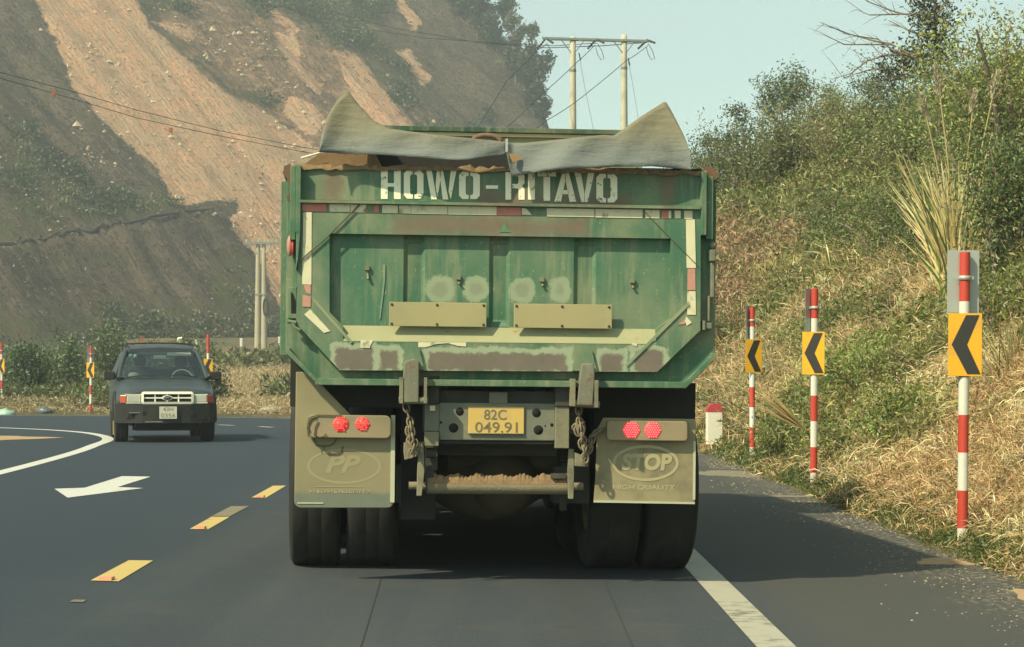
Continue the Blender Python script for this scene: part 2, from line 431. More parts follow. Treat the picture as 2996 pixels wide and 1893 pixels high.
def hill_z(x, y):
    x = np.asarray(x, float); y = np.asarray(y, float)
    u, w_ = uw(x, y)
    # spurs: the face bulges and recedes along the contour
    ue = u + 5*vnoise(w_, u*0.35, 26, 3, 2) + 2.2*vnoise(w_, u*0.16, 6.5, 9, 3)
    z = 3.2 + .84*ue
    zb = 10.6 + (w_-104)*.17
    z = z - 3.4*sm(z-zb, .0, .9) + 1.3*sm(z-zb, -4, .0)*(1-sm(z-zb, .0, .5))*sm(sm(-x, 22, 32), 0, 1)
    z2 = 40 + (w_-140)*.1
    z = z - 2.2*sm(z-z2, 0, 1.5)
    # the far side of the spur falls away to the right
    back = 33 + (5.4 - x + 2.0*vnoise(y, x, 12, 4, 3) + 1.2*vnoise(x, y, 4, 5, 2))*2.4
    z = np.minimum(z, back)
    z = np.minimum(z, 78 + 0.2*(z-78))
    z = z + .22*vnoise(x, y, 1.7, 21, 2) + .60*vnoise(w_, u*.10, 2.1, 33, 3)*sm(z, 5, 9)
    return np.maximum(z, -3)
def sd_poly(px, py, poly):
    px = px.ravel(); py = py.ravel(); d = np.full(px.shape, 1e9); ins = np.zeros(px.shape, bool); n = len(poly)
    for i in range(n):
        ax, ay = poly[i]; bx, by = poly[(i+1) % n]; ex, ey = bx-ax, by-ay
        t = np.clip(((px-ax)*ex+(py-ay)*ey)/(ex*ex+ey*ey+1e-9), 0, 1)
        d = np.minimum(d, np.hypot(px-ax-t*ex, py-ay-t*ey))
        c = ((ay > py) != (by > py)); ins ^= c & (px < (bx-ax)*(py-ay)/(by-ay+1e-12)+ax)
    return np.where(ins, d, -d)
hx = np.concatenate([np.linspace(-150, -70, 60)[:-1], np.linspace(-70, 30, 220)]); hy = np.linspace(142, 330, 330)
HX, HYY = np.meshgrid(hx, hy); HZ = hill_z(HX, HYY)
ppx = CX + HX/HYY*F; ppy = HY - (HZ-CH)/HYY*F
soil_polys = [[(80,-60),(360,-60),(440,80),(525,160),(665,275),(790,335),(905,420),(980,470),(960,1010),(840,930),(745,740),(635,605),(520,610),(450,480),(350,400),(215,260),(180,160)],
    [(980,150),(1045,165),(1130,280),(1230,400),(1130,400),(1040,290)], [(800,100),(862,110),(880,190),(950,260),(930,275),(860,215)],
    [(1165,150),(1200,150),(1262,235),(1235,240)], [(840,280),(900,300),(960,360),(900,400),(830,330)], [(440,50),(560,90),(560,120),(470,80)],
    [(1120,-40),(1150,-40),(1230,70),(1210,80)],[(780,30),(800,25),(880,90),(860,100)]]
veg_polys = [[(560,-60),(1130,-60),(1130,60),(1200,140),(1290,330),(1150,330),(1060,220),(990,150),(900,110),(830,60),(740,60)],
    [(350,-60),(480,-60),(560,40),(480,60),(560,130),(700,250),(860,290),(880,320),(760,330),(640,300),(520,190),(420,110)],
    [(1290,-60),(1560,-60),(1640,380),(1560,380),(1480,200),(1400,120)],
    [(0,330),(120,400),(260,520),(430,560),(500,600),(300,660),(0,720)],
    [(0,900),(900,860),(900,1100),(0,1100)], [(1180,330),(1430,350),(1430,400),(1120,400)],[(620,640),(740,760),(800,950),(620,950),(600,800)]]
def region(polys, s):
    r_ = np.full(ppx.size, -1e9)
    for p in polys: r_ = np.maximum(r_, sd_poly(ppx, ppy, p))
    return np.clip(.5+r_/s, 0, 1)
red_polys = [[(420,-60),(1010,-60),(1110,60),(1300,400),(900,440),(760,340),(640,290),(500,150)], [(640,300),(960,420),(960,620),(800,520)]]
U0, W0 = uw(HX, HYY); zb0 = 11.8+(W0-104)*.17; db = (HZ-zb0).ravel(); okb = sm(-HX.ravel(), 20, 28)
cm = np.stack([region(soil_polys, 60), region(veg_polys, 160), region(red_polys, 120)], -1)
cm[:, 1] = np.maximum(cm[:, 1], .95*np.exp(-((db-1.2)/1.0)**2)*okb)
cm[:, 0] = cm[:, 0]*(1-np.exp(-((db+.6)/1.3)**2)*okb*sm(-HX.ravel(), 27, 29))
hill_veg = cm[:, 1].reshape(HX.shape); hill_soil = cm[:, 0].reshape(HX.shape)
ny, nx = HX.shape; idx = np.arange(nx*ny).reshape(ny, nx)
Fq = np.stack([idx[:-1, :-1], idx[:-1, 1:], idx[1:, 1:], idx[1:, :-1]], -1).reshape(-1, 4)
g = NB('cut_hill', 0.95, spec=0.15)
a = g.attr('tint'); sp = g.N('ShaderNodeSeparateColor'); g.L(a, sp.inputs[0])
fa = g.attr('flow')
def fl(scale, sc, det=5, ro=.62): return g.noise(scale, det, ro, vec=fa, sc=sc)
st1 = fl(100, (.09, .55, .3)); st2 = fl(100, (.35, 2.2, 1), 6, .7); n3 = g.noise(.6, 7, .7); n4 = g.noise(2.2, 6, .72)
dark = g.mix(g.sstep(g.math('ADD', g.math('MULTIPLY', st1, .5), g.math('MULTIPLY', g.noise(.28, 6, .7), .5)), .42, .58), (.095, .072, .060), (.20, .15, .115))  # dark brown cover, with the shade of the turned-away face put into it
dark = g.mix(g.sstep(st2, .56, .76), dark, (.20, .16, .115))
dark = g.mix(g.sstep(n4, .50, .60), dark, (.045, .040, .030))
dark = g.mix(g.math('MULTIPLY', g.sstep(g.noise(1.4, 7, .8), .54, .60), .8), dark, (.24, .19, .135))
dark = g.mix(g.sstep(fl(100, (.6, 2.2, 1), 6, .75), .60, .66), dark, (.035, .032, .026))
dark = g.mix(g.sstep(g.noise(9, 5, .8), .58, .66), dark, (.05, .055, .03))
dark = g.mix(g.math('MULTIPLY', g.sstep(n3, .50, .60), .7), dark, (.10, .10, .055))
dark = g.mix(g.sstep(fl(100, (.12, 1.6, 1), 7, .75), .66, .72), dark, (.42, .36, .28))
soil = g.mix(g.math('MULTIPLY', g.sstep(st2, .35, .65), .6), (.70, .385, .235), (.78, .52, .34))  # bare soil, brightened to carry the stronger sun on this face
soil = g.mix(g.sstep(n3, .48, .64), soil, (.50, .36, .22))
soil = g.mix(g.math('MULTIPLY', g.sstep(g.noise(.22, 5, .6), .42, .58), .55), soil, (.52, .39, .26))
soil = g.mix(g.sstep(n4, .54, .62), soil, (.36, .21, .12))
soil = g.mix(g.sstep(g.noise(8, 6, .8), .56, .64), soil, (.30, .19, .115))
soil = g.mix(g.sstep(g.noise(5, 6, .8), .58, .64), soil, (.80, .68, .48))
soil = g.mix(g.sstep(g.noise(1.3, 7, .8), .58, .64), soil, (.17, .12, .075))
veg = g.mix(n4, (.045, .06, .028), (.15, .155, .07))
veg = g.mix(g.sstep(st1, .45, .6), veg, (.12, .10, .06))
nn = g.math('MULTIPLY', g.math('SUBTRACT', g.noise(.35, 8, .75), .5), 1.5)
ms = g.sstep(g.math('ADD', sp.outputs[0], g.math('MULTIPLY', nn, .8)), .40, .52)
mv = g.sstep(g.math('ADD', sp.outputs[1], g.math('MULTIPLY', nn, 1.6)), .50, .85)
redc = g.mix(g.sstep(st2, .35, .65), (.20, .125, .088), (.33, .22, .15))
redc = g.mix(g.sstep(n4, .48, .62), redc, (.12, .095, .06)); redc = g.mix(g.sstep(g.noise(.9, 6, .7), .52, .62), redc, (.44, .28, .175)); redc = g.mix(g.sstep(g.noise(6, 6, .8), .60, .66), redc, (.45, .38, .27))
mr = g.sstep(g.math('ADD', sp.outputs[2], nn), .42, .60)
c = g.mix(mr, dark, redc); c = g.mix(mv, c, veg); c = g.mix(ms, c, soil)
g.col(c); g.bump(g.math('ADD', n4, g.math('MULTIPLY', st2, 2.0)), .9, .7); HILLM = g.m
ho = raw_mesh('hill', np.stack([HX, HYY, HZ], -1).reshape(-1, 3), Fq, HILLM, cols=cm, smooth=True)
U_, W_ = uw(HX, HYY); fa_ = ho.data.color_attributes.new('flow', 'FLOAT_COLOR', 'POINT')
c4 = np.ones((HX.size, 4), np.float32); c4[:, 0] = U_.ravel()/100; c4[:, 1] = W_.ravel()/100; c4[:, 2] = 0; fa_.data.foreach_set('color', c4.ravel())
tag(ho, kind='structure')
# distant ridge so the horizon behind everything closes
def total_z(x, y):
    z = ground_z(x, y)
    if 142 < y < 330 and -150 < x < 30: z = max(float(z), float(hill_z(x, y)))
    return float(z)
def pick(px, py, y0=6, y1=330):
    """first place where the sight line meets the terrain"""
    y = y0
    while y < y1:
        p = apt(px, py, y)
        if p.z <= total_z(p.x, p.y): return Vector((p.x, p.y, total_z(p.x, p.y)))
        y += max(.1, y*.004)
    return None
# dark tube added along the bench, standing in for its shade line
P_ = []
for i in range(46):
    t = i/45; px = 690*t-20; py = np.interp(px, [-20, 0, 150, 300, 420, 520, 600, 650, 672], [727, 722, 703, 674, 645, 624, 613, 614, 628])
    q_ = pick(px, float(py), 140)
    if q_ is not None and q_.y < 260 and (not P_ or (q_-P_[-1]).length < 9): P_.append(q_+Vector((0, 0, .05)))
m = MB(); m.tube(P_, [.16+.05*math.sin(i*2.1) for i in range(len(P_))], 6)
tag(m.build('bench_shade_line', simple('dark_bench_shade', (.035, .033, .026), .95, var=.4, scale=1.5)), 'dark shade line rising to the right across the cut slope on the left', 'shade_line')
# upper road with small white posts, at the foot of the hill
V = []; n = 30
for i in range(n+1):
    x = -60+i*2.4; y = 166-0.12*(x+60)+ .0; z = 3.1+0.006*(x+60)
    V += [(x, y, z), (x, y+6, z+.05), (x, y-2.5, z-1.4), (x, y+11, z+.9)]
F4 = []
for i in range(n): F4.append((i*4, (i+1)*4, (i+1)*4+1, i*4+1))
tag(raw_mesh('upper_road', V, F4, ASPH), kind='structure')
F4 = []
for i in range(n): F4 += [(i*4+2, (i+1)*4+2, (i+1)*4, i*4), (i*4+1, (i+1)*4+1, (i+1)*4+3, i*4+3)]
tag(raw_mesh('embankment', V, F4, SOIL, smooth=True), kind='structure')

# ============================================================ VEGETATION
def fol_mat(name, trans=0.35):
    m = bpy.data.materials.new(name); m.use_nodes = True; t = m.node_tree; t.nodes.clear()
    o = t.nodes.new('ShaderNodeOutputMaterial'); a = t.nodes.new('ShaderNodeAttribute'); a.attribute_name = 'tint'
    d = t.nodes.new('ShaderNodeBsdfDiffuse'); r_ = t.nodes.new('ShaderNodeBsdfTranslucent'); x = t.nodes.new('ShaderNodeMixShader')
    gl = t.nodes.new('ShaderNodeBsdfGlossy'); gl.inputs['Roughness'].default_value = .45; x2 = t.nodes.new('ShaderNodeMixShader'); x2.inputs[0].default_value = .04
    x.inputs[0].default_value = trans
    t.links.new(a.outputs['Color'], d.inputs[0]); t.links.new(a.outputs['Color'], r_.inputs[0])
    t.links.new(d.outputs[0], x.inputs[1]); t.links.new(r_.outputs[0], x.inputs[2])
    t.links.new(x.outputs[0], x2.inputs[1]); t.links.new(gl.outputs[0], x2.inputs[2]); t.links.new(x2.outputs[0], o.inputs[0]); return m
LEAF = fol_mat('leaves'); STRAW = fol_mat('dry_stalks', .2)
BARK = simple('bark', (.20, .16, .115), .9, var=.35, scale=14)
PBARK = simple('pale_bark', (.36, .30, .215), .9, var=.3, scale=14)
def unit(v): return v/np.maximum(np.linalg.norm(v, axis=-1, keepdims=True), 1e-6)
def leaves(C, D, L, W, cols, bend=None):
    """diamond leaf per row: base C, direction D, length L, width W"""
    n = len(C); L = np.broadcast_to(L, (n,))[:, None]; W = np.broadcast_to(W, (n,))[:, None]
    rnd = RNG.normal(size=(n, 3)); side = unit(np.cross(D, rnd))
    mid = C + D*L*.5; tip = C + D*L
    if bend is not None: tip = tip + np.array([0, 0, -1])*np.broadcast_to(bend, (n,))[:, None]*L
    V = np.stack([C, mid-side*W*.5, tip, mid+side*W*.5], 1).reshape(-1, 3)
    F4 = np.arange(4*n).reshape(n, 4); return V, F4, np.repeat(cols, 4, 0)
def vary(c, n, v=.28, hue=.12):
    c = np.asarray(c, float); b = np.exp(RNG.normal(0, v, (n, 1))); h = 1+RNG.normal(0, hue, (n, 3))
    return np.clip(c*b*h, .004, .8)
def rdir(n, up=0.0, spread=1.0):
    v = RNG.normal(size=(n, 3)); v = unit(v)*spread; v[:, 2] += up; return unit(v)
class Fol:
    def __init__(s): s.V = []; s.F = []; s.C = []; s.n = 0
    def add(s, V, F_, C): s.V.append(V); s.F.append(F_+s.n); s.C.append(C); s.n += len(V)
    def build(s, name, mat, parent=None): return raw_mesh(name, np.concatenate(s.V), np.concatenate(s.F), mat, parent, np.concatenate(s.C))

GREEN = (.060, .088, .030); OLIVE = (.115, .125, .050); PALEG = (.16, .18, .075); BROWN = (.20, .145, .085); TAN = (.36, .28, .155); RED = (.21, .135, .085); DKG = (.035, .052, .020)
# ---- ground cover of the right bank
fol = Fol(); dry = Fol()
def cover(N, kmin, kmax, ymin, ymax, dmin, dmax, seed=1):
    k = RNG.uniform(kmin, kmax, N); y = np.exp(RNG.uniform(math.log(ymin), math.log(ymax), N)); x = k*y
    d = edge_dist(x, y); ok = (d > dmin) & (d < dmax) & (ground_z(x, y) > -1)
    x, y, d = x[ok], y[ok], d[ok]; return x, y, d, ground_z(x, y)
x, y, d, z = cover(66000, .03, .30, 8, 112, .05, 26)
x2_, y2_, d2_, z2_ = cover(26000, .30, .75, 5, 45, .05, 16)
x, y, d, z = [np.concatenate(q) for q in ((x, x2_), (y, y2_), (d, d2_), (z, z2_))]
sc = (y/20)**.75
pA = vnoise(x*1.0, y*.5+z, 2.2*1, 50); pB = vnoise(x+40, y*.6+z*1.2, 5, 60); pC = vnoise(x, y+z, .8, 70)
BR = np.array([1.36, 1.26, 1.16])
def put(fo, m, K, L, W, up, col, spread_r, hgt, v=.28, bend=.12):
    n = int(m.sum())
    if not n: return
    C = np.repeat(np.stack([x[m], y[m], z[m]], -1), K, 0); s_ = np.repeat(sc[m], K)
    C = C + np.stack([RNG.normal(0, spread_r, n*K)*s_, RNG.normal(0, spread_r, n*K)*s_, RNG.uniform(0, hgt, n*K)*s_], -1)
    base = vary(col, n, v*.7, .06)*BR; cols = np.repeat(base, K, 0)*np.exp(RNG.normal(0, v, (n*K, 1)))
    fo.add(*leaves(C, rdir(n*K, up), L*s_*RNG.uniform(.6, 1.4, n*K), W*s_*RNG.uniform(.7, 1.3, n*K), np.clip(cols, .004, .8), bend))
near = (d < 2.0+0.5*pA) & (y < 30)
straw = near & (d > .30) & (pC+.6*pA > -.35) & (y < 24+4*pA)
weed = (d < .55+.25*pC)
rest = ~straw & ~weed
put(fol, weed & (pC > -.55), 20, .042, .015, .6, (.085, .12, .04), .07, .07)
put(dry, weed & (pC < .15), 8, .11, .010, .4, TAN, .08, .05)
put(dry, straw, 16, .17, .0085, .12, (.54, .42, .24), .10, .07, .32, .3)
put(dry, straw & (pA > .1), 8, .20, .009, .6, (.30, .22, .12), .10, .10)
put(fol, straw & (pB > .25) & (pC > .3), 8, .07, .022, .7, OLIVE, .08, .10)
a_ = rest & (pB > -.28) & (pA > -.5) & ((y < 38) | (x/y > .125) | (pB > .2)); b_ = rest & ~a_
put(fol, a_ & (pC > -.25), 20, .095, .024, .45, (.135, .165, .055), .14, .26)
put(fol, a_ & (pC <= -.25), 18, .11, .020, .5, (.19, .20, .085), .14, .22)
put(dry, a_ & (pC > .1), 8, .16, .008, .7, (.38, .32, .17), .14, .22)
put(dry, a_ & (pA > .35), 7, .30, .012, 1.0, (.34, .28, .14), .10, .16)
put(fol, b_ & (pC > .0), 14, .09, .022, .5, (.17, .18, .08), .13, .22)
put(dry, b_ & (y < 42), 20, .17, .0075, .55, (.36, .285, .165), .13, .17)
put(dry, b_ & (y >= 42), 22, .13, .011, .8, (.27, .19, .125), .15, .24)
put(fol, b_ & (y >= 42) & (pC > -.1), 10, .08, .028, .6, (.14, .15, .07), .15, .26)
put(dry, b_ & (pC < -.3), 10, .24, .008, .8, (.44, .36, .20), .12, .18)
tag(fol.build('bank_weeds', LEAF), 'tangle of green and olive weeds covering the roadside bank on the right', 'weeds', kind='stuff')
tag(dry.build('dry_grass', STRAW), 'matted tan and brown dry grass on the lower bank behind the chevron posts', 'dry grass', kind='stuff')
BR = np.array([1.15, 1.12, 1.05])
# ---- scrub and dry grass between the bend and the hill
fol = Fol(); dry = Fol()
k = RNG.uniform(-.27, .0, 26000); y = np.exp(RNG.uniform(math.log(53), math.log(165), 26000)); x = k*y
d = edge_dist(x, y); ok = d > .5; x, y, d = x[ok], y[ok], d[ok]; z = ground_z(x, y); sc = (y/20)**.75
pA = vnoise(x, y*.4, 4, 80); pB = vnoise(x, y*.3, 9, 81)
lf_ = sm(-x/y, .14, .20)
m1 = (pB+lf_*1.4-.7 > -.15) & (x/y < -.15)
put(fol, m1 & (d > 2.5), 12, .10, .032, .6, (.11, .13, .055), .15, .24)
put(dry, m1 & (pA > -.1), 14, .07, .008, .7, (.30, .25, .15), .18, .16)
put(dry, ~m1 & (d > .9), 26, .065, .0075, .7, (.36, .29, .18), .20, .14)
put(dry, (d <= 1.5), 12, .05, .010, .4, (.36, .28, .17), .16, .05)
put(fol, ~m1 & (pA > .25) & (d > 2), 8, .14, .04, .6, (.11, .125, .055), .14, .28)
tag(fol.build('low_scrub', LEAF), 'low green scrub beyond the outside of the bend on the left', 'scrub', kind='stuff')
tag(dry.build('dry_verge_grass', STRAW), 'dry yellow brown grass between the bend and the hill foot', 'dry grass', kind='stuff')
BR = np.ones(3)
# ---- scrub on the hill
fol = Fol()
N = 150000; ii = RNG.integers(0, HX.size, N)
x = HX.ravel()[ii]+RNG.uniform(-.3, .3, N); y = HYY.ravel()[ii]+RNG.uniform(-.3, .3, N); vm = hill_veg.ravel()[ii]; smk = hill_soil.ravel()[ii]
z = hill_z(x, y); sx = CX+x/y*F; sy = HY-(z-CH)/y*F
pA = vnoise(x, z, 3.5, 90); pB = vnoise(x, z, 9, 91)
ok = (vm*1.0 + pA*.7 + pB*.35 > .80) & (sx > -100) & (sx < 1750) & (sy > -150) & (sy < 1100) & (smk < .5)
x, y, z, pA, pB, vm = x[ok], y[ok], z[ok], pA[ok], pB[ok], vm[ok]; sc = np.full(len(x), 1.0)
al = np.ones(len(x), bool)
put(fol, al & (pA > .15), 9, .42, .20, .5, (.060, .078, .036), .40, .7, .4)
put(fol, al & (pA <= .15), 7, .38, .16, .7, (.115, .12, .060), .45, .45, .4)
tag(fol.build('hill_scrub', LEAF), 'patches of dull green scrub growing over the cut hill', 'scrub', kind='stuff')

# ---- loose rock on the bare scar and dead tufts everywhere on the face
N = 40000; ii = RNG.integers(0, HX.size, N); x = HX.ravel()[ii]+RNG.uniform(-.3, .3, N); y = HYY.ravel()[ii]+RNG.uniform(-.3, .3, N); sm_ = hill_soil.ravel()[ii]; rd_ = cm[:, 2][ii]
z = hill_z(x, y); sx = CX+x/y*F; sy = HY-(z-CH)/y*F; rk = vnoise(x, y, 6, 95, 3)
ok = ((sm_ > .5) & (rk > -.05) | (rd_ > .5) & (rk > .15) | (rk > .45)) & (sx > -60) & (sx < 1650) & (sy > -60) & (sy < 1050) & (RNG.random(N) < .55)
x, y, z = x[ok], y[ok], z[ok]; n = len(x); s_ = np.exp(RNG.normal(-1.9, .45, n)); O8 = np.array([(1,0,0),(-1,0,0),(0,1,0),(0,-1,0),(0,0,1),(0,0,-1)], float)
V = (np.stack([x, y, z], -1)[:, None, :] + O8[None]*(s_[:, None, None]*RNG.uniform(.5, 1.3, (n, 6, 1)))).reshape(-1, 3)
F3 = np.array([(0,2,4),(2,1,4),(1,3,4),(3,0,4),(2,0,5),(1,2,5),(3,1,5),(0,3,5)]); F3 = (F3[None]+np.arange(n)[:, None, None]*6).reshape(-1, 3)
RK = simple('pale_rock', (.50, .40, .28), .9, var=.5, scale=.8)
tag(raw_mesh('loose_rock', V, F3, RK, k=3), 'loose pale rocks strewn over the bare orange cut slope', 'rocks', kind='stuff')
fol = Fol(); N = 34000; ii = RNG.integers(0, HX.size, N); x = HX.ravel()[ii]+RNG.uniform(-.3, .3, N); y = HYY.ravel()[ii]+RNG.uniform(-.3, .3, N); sm_ = hill_soil.ravel()[ii]
z = hill_z(x, y); sx = CX+x/y*F; sy = HY-(z-CH)/y*F; rk = vnoise(x, y, 3, 96, 3)
ok = ((sm_ < .45) & (rk > -.1) | (rk > .5)) & (sx > -60) & (sx < 1650) & (sy > -60) & (sy < 1050); x, y, z, rk = x[ok], y[ok], z[ok], rk[ok]; sc = np.ones(len(x))
al = np.ones(len(x), bool); q_ = RNG.random(len(x))
put(fol, q_ < .4, 6, .34, .10, .6, (.055, .052, .034), .25, .3); put(fol, (q_ >= .4) & (q_ < .7), 6, .34, .09, .7, (.20, .17, .11), .25, .3); put(fol, q_ >= .7, 6, .34, .12, .6, (.09, .10, .05), .25, .3)
tag(fol.build('dead_tufts', LEAF), 'small dry tufts dotted over the dark grey brown cut slope', 'tufts', kind='stuff')

# ---- trees, bushes and reeds
def tree_parts(h, crown_r, base_h, nl, leaf, col, trunk_r=.07, seed=0, bark=None, shape='round', limbs=9, col2=None):
    rr = random.Random(seed); tb = MB(); tips = []
    def limb(p, dirv, ln, r, depth):
        pts = [p]; q = p.copy(); dv = dirv.copy()
        for i in range(4):
            dv = (dv+Vector((rr.gauss(0, .16), rr.gauss(0, .16), rr.gauss(.05, .10)))).normalized(); q = q+dv*ln/4; pts.append(q.copy())
        tb.tube(pts, [r*(1-.17*i) for i in range(5)], 5 if depth else 7)
        if depth < 2:
            for i in range(3):
                t = pts[rr.randint(1, 4)]; nd = (dv+Vector((rr.gauss(0, .7), rr.gauss(0, .7), rr.gauss(.1, .35)))).normalized()
                limb(t, nd, ln*.55, r*.45, depth+1)
        tips.extend(pts[2:])
    tp = [Vector((0, 0, -.2))]; q = Vector((0, 0, 0))
    for i in range(7): q = q+Vector((rr.gauss(0, .03)*h/4, rr.gauss(0, .03)*h/4, h*.88/7)); tp.append(q.copy())
    tb.tube(tp, [trunk_r*(1-.11*i) for i in range(8)], 8)
    for i in range(limbs):
        f = rr.uniform(base_h/h, .95); j = min(6, int(f*7)); p = tp[j+1]; a = rr.uniform(0, 6.28)
        rad = crown_r*(1-.75*f if shape == 'cone' else math.sqrt(max(.1, 1-((f-.62)/.5)**2)))
        limb(p, Vector((math.cos(a), math.sin(a), .45)).normalized(), rad*rr.uniform(.6, 1), trunk_r*.4, 1)
    T = np.array([tuple(t) for t in tips]); per = max(1, nl//len(T))
    C = np.repeat(T, per, 0); n = len(C); cl = np.repeat(np.exp(RNG.normal(0, .22, (len(T), 1))), per, 0)
    C = C+RNG.normal(0, crown_r*.15, (n, 3)); D = rdir(n, -.1)
    cc = vary(col, n, .2)*cl
    if col2 is not None: w2 = RNG.random((n, 1)) < .3; cc = np.where(w2, vary(col2, n, .2), cc)
    V, F4, Cc = leaves(C, D, leaf*RNG.uniform(.6, 1.4, n), leaf*.45, cc); return tb, (V, F4, Cc)
def make_tree(name, loc, h, cr, bh, nl, leaf, col, label, cat='tree', group=None, seed=0, bark=None, shape='round', tr=.07, limbs=9, col2=None, rz=0):
    r_ = empty(name, loc, (0, 0, rz), label, cat, group); tb, lf2 = tree_parts(h, cr, bh, nl, leaf, col, tr, seed, bark, shape, limbs, col2)
    tb.build('trunk', bark or BARK, r_); raw_mesh('crown', lf2[0], lf2[1], LEAF, r_, lf2[2]); return r_
def make_bush(name, loc, w_, h, nl, leaf, col, label, group=None, seed=0, col2=None, cat='bush'):
    r_ = empty(name, loc, (0, 0, 0), label, cat, group); rr = random.Random(seed); tb = MB(); T = []
    for i in range(12):
        a = rr.uniform(0, 6.28); p = Vector((rr.gauss(0, .08)*w_, rr.gauss(0, .08)*w_, -.1)); dv = Vector((math.cos(a)*w_*.5*rr.random(), math.sin(a)*w_*.5*rr.random(), h*rr.uniform(.55, 1.0)))
        pts = [p+dv*t+Vector((0, 0, .12*h*math.sin(t*3))) for t in (0, .25, .5, .75, 1)]; tb.tube(pts, [.022*w_*(1-.2*i2)+.004 for i2 in range(5)], 5); T += pts[1:]
        for j in range(2):
            b = pts[rr.randint(1, 3)]; T.append(b+Vector((rr.gauss(0, .22)*w_, rr.gauss(0, .22)*w_, rr.gauss(.05, .12)*h)))
    T = np.array([tuple(t) for t in T]); per = nl//len(T); C = np.repeat(T, per, 0); n = len(C)
    C = C+RNG.normal(0, 1, (n, 3))*np.array([w_*.10, w_*.10, h*.09]); C[:, 2] = np.abs(C[:, 2])
    cc = vary(col, n, .22)*np.repeat(np.exp(RNG.normal(0, .2, (len(T), 1))), per, 0)
    if col2 is not None: cc = np.where(RNG.random((n, 1)) < .3, vary(col2, n, .2), cc)
    cc = np.clip(cc*(np.array([1.35, 1.22, 1.1]) if cat == 'bush' else 1), .004, .7)
    V, F4, Cc = leaves(C, rdir(n, .15), leaf*RNG.uniform(.6, 1.5, n), leaf*.42, cc)
    tb.build('stems', BARK, r_); raw_mesh('foliage', V, F4, LEAF, r_, Cc); return r_
def on(px, y):                                   # a place on the terrain at column px and distance y
    x = (px-CX)*y/F; return Vector((x, y, total_z(x, y)-.05))
def hgt(loc, pytop): return (CH+(HY-pytop)*loc.y/F)-loc.z
# skyline trees on the right bank
GT = 'trees along the top of the right bank'
for (px, Y, top, cr, bh, nl, lf2, col, lab, sd, sh, bk) in [
    (2080, 60, 400, .7, .8, 1500, .16, (.06, .082, .034), 'low dark green tree just right of the truck roof flap', 1, 'round', BARK),
    (2150, 57, 292, .75, 1.2, 1500, .15, (.05, .07, .03), 'slim dark tree with a pointed top nearest the truck on the bank skyline', 2, 'cone', BARK),
    (2228, 60, 285, .45, 1.9, 700, .13, (.13, .12, .06), 'thin sparse tree with brownish twigs between two darker trees', 3, 'cone', PBARK),
    (2285, 54, 243, .85, 2.3, 2600, .16, (.066, .088, .038), 'tall tree with a pale straight trunk and dense grey green head', 4, 'round', PBARK),
    (2345, 62, 360, .8, 1.2, 1300, .16, (.075, .095, .04), 'short bushy tree right of the tall pale trunked tree', 5, 'round', PBARK),
    (2408, 66, 248, 1.0, 1.6, 1900, .17, (.095, .125, .06), 'round pale green tree on the skyline left of the bare branches', 6, 'round', BARK),
    (2480, 62, 300, .9, 1.0, 1500, .17, (.10, .12, .055), 'light olive bushy tree in the dip of the skyline', 7, 'round', BARK),
    (2560, 50, 245, .9, .8, 1800, .14, (.075, .10, .04), 'leafy green tree under the long bare branches', 8, 'round', BARK),
    (2640, 44, 150, .85, .8, 2200, .12, (.055, .078, .032), 'dark leafy tree below and left of the bare tree', 9, 'round', BARK)]:
    L_ = on(px, Y); make_tree('bank_tree', L_, hgt(L_, top), cr*1.0, bh*.75, int(nl*1.3), lf2*.55, tuple(v*1.6 for v in col), lab, 'tree', GT, sd, bk, sh, .05, 16, col2=tuple(v*2.0 for v in col))
for i, (px, Y, w_, h, col, lab) in enumerate([(2050, 58, 1.8, 1.7, (.07, .09, .036), 'bush in the treeline touching the truck flap'), (2110, 54, 2.0, 1.9, (.055, .075, .032), 'dark bush under the slim pointed tree'), (2185, 52, 2.0, 2.0, (.065, .085, .035), 'dense bush between the pointed tree and the twiggy tree'),
    (2255, 50, 1.8, 1.7, (.075, .095, .04), 'bush at the foot of the thin brownish tree'), (2330, 50, 2.0, 1.8, (.085, .105, .045), 'bush right of the tall pale trunk'), (2400, 52, 2.0, 1.9, (.095, .12, .05), 'light bush under the round pale green tree'),
    (2470, 48, 1.9, 1.6, (.115, .12, .06), 'straw tinged bush on the skyline below the bare branches'), (2540, 46, 1.8, 1.6, (.10, .12, .05), 'olive bush on the skyline right of the straw tinged one'), (2620, 43, 1.8, 1.5, (.085, .10, .045), 'bush on the skyline under the dark leafy tree'), (2700, 40, 1.8, 1.6, (.08, .10, .04), 'bush at the foot of the bare branched tree')]):
    make_bush('skyline_bush', on(px, Y), w_*1.1, h*1.15, 4600, .085, tuple(v*1.5 for v in col), lab, 'bushes along the bank skyline', 40+i, col2=tuple(v*1.5 for v in col))
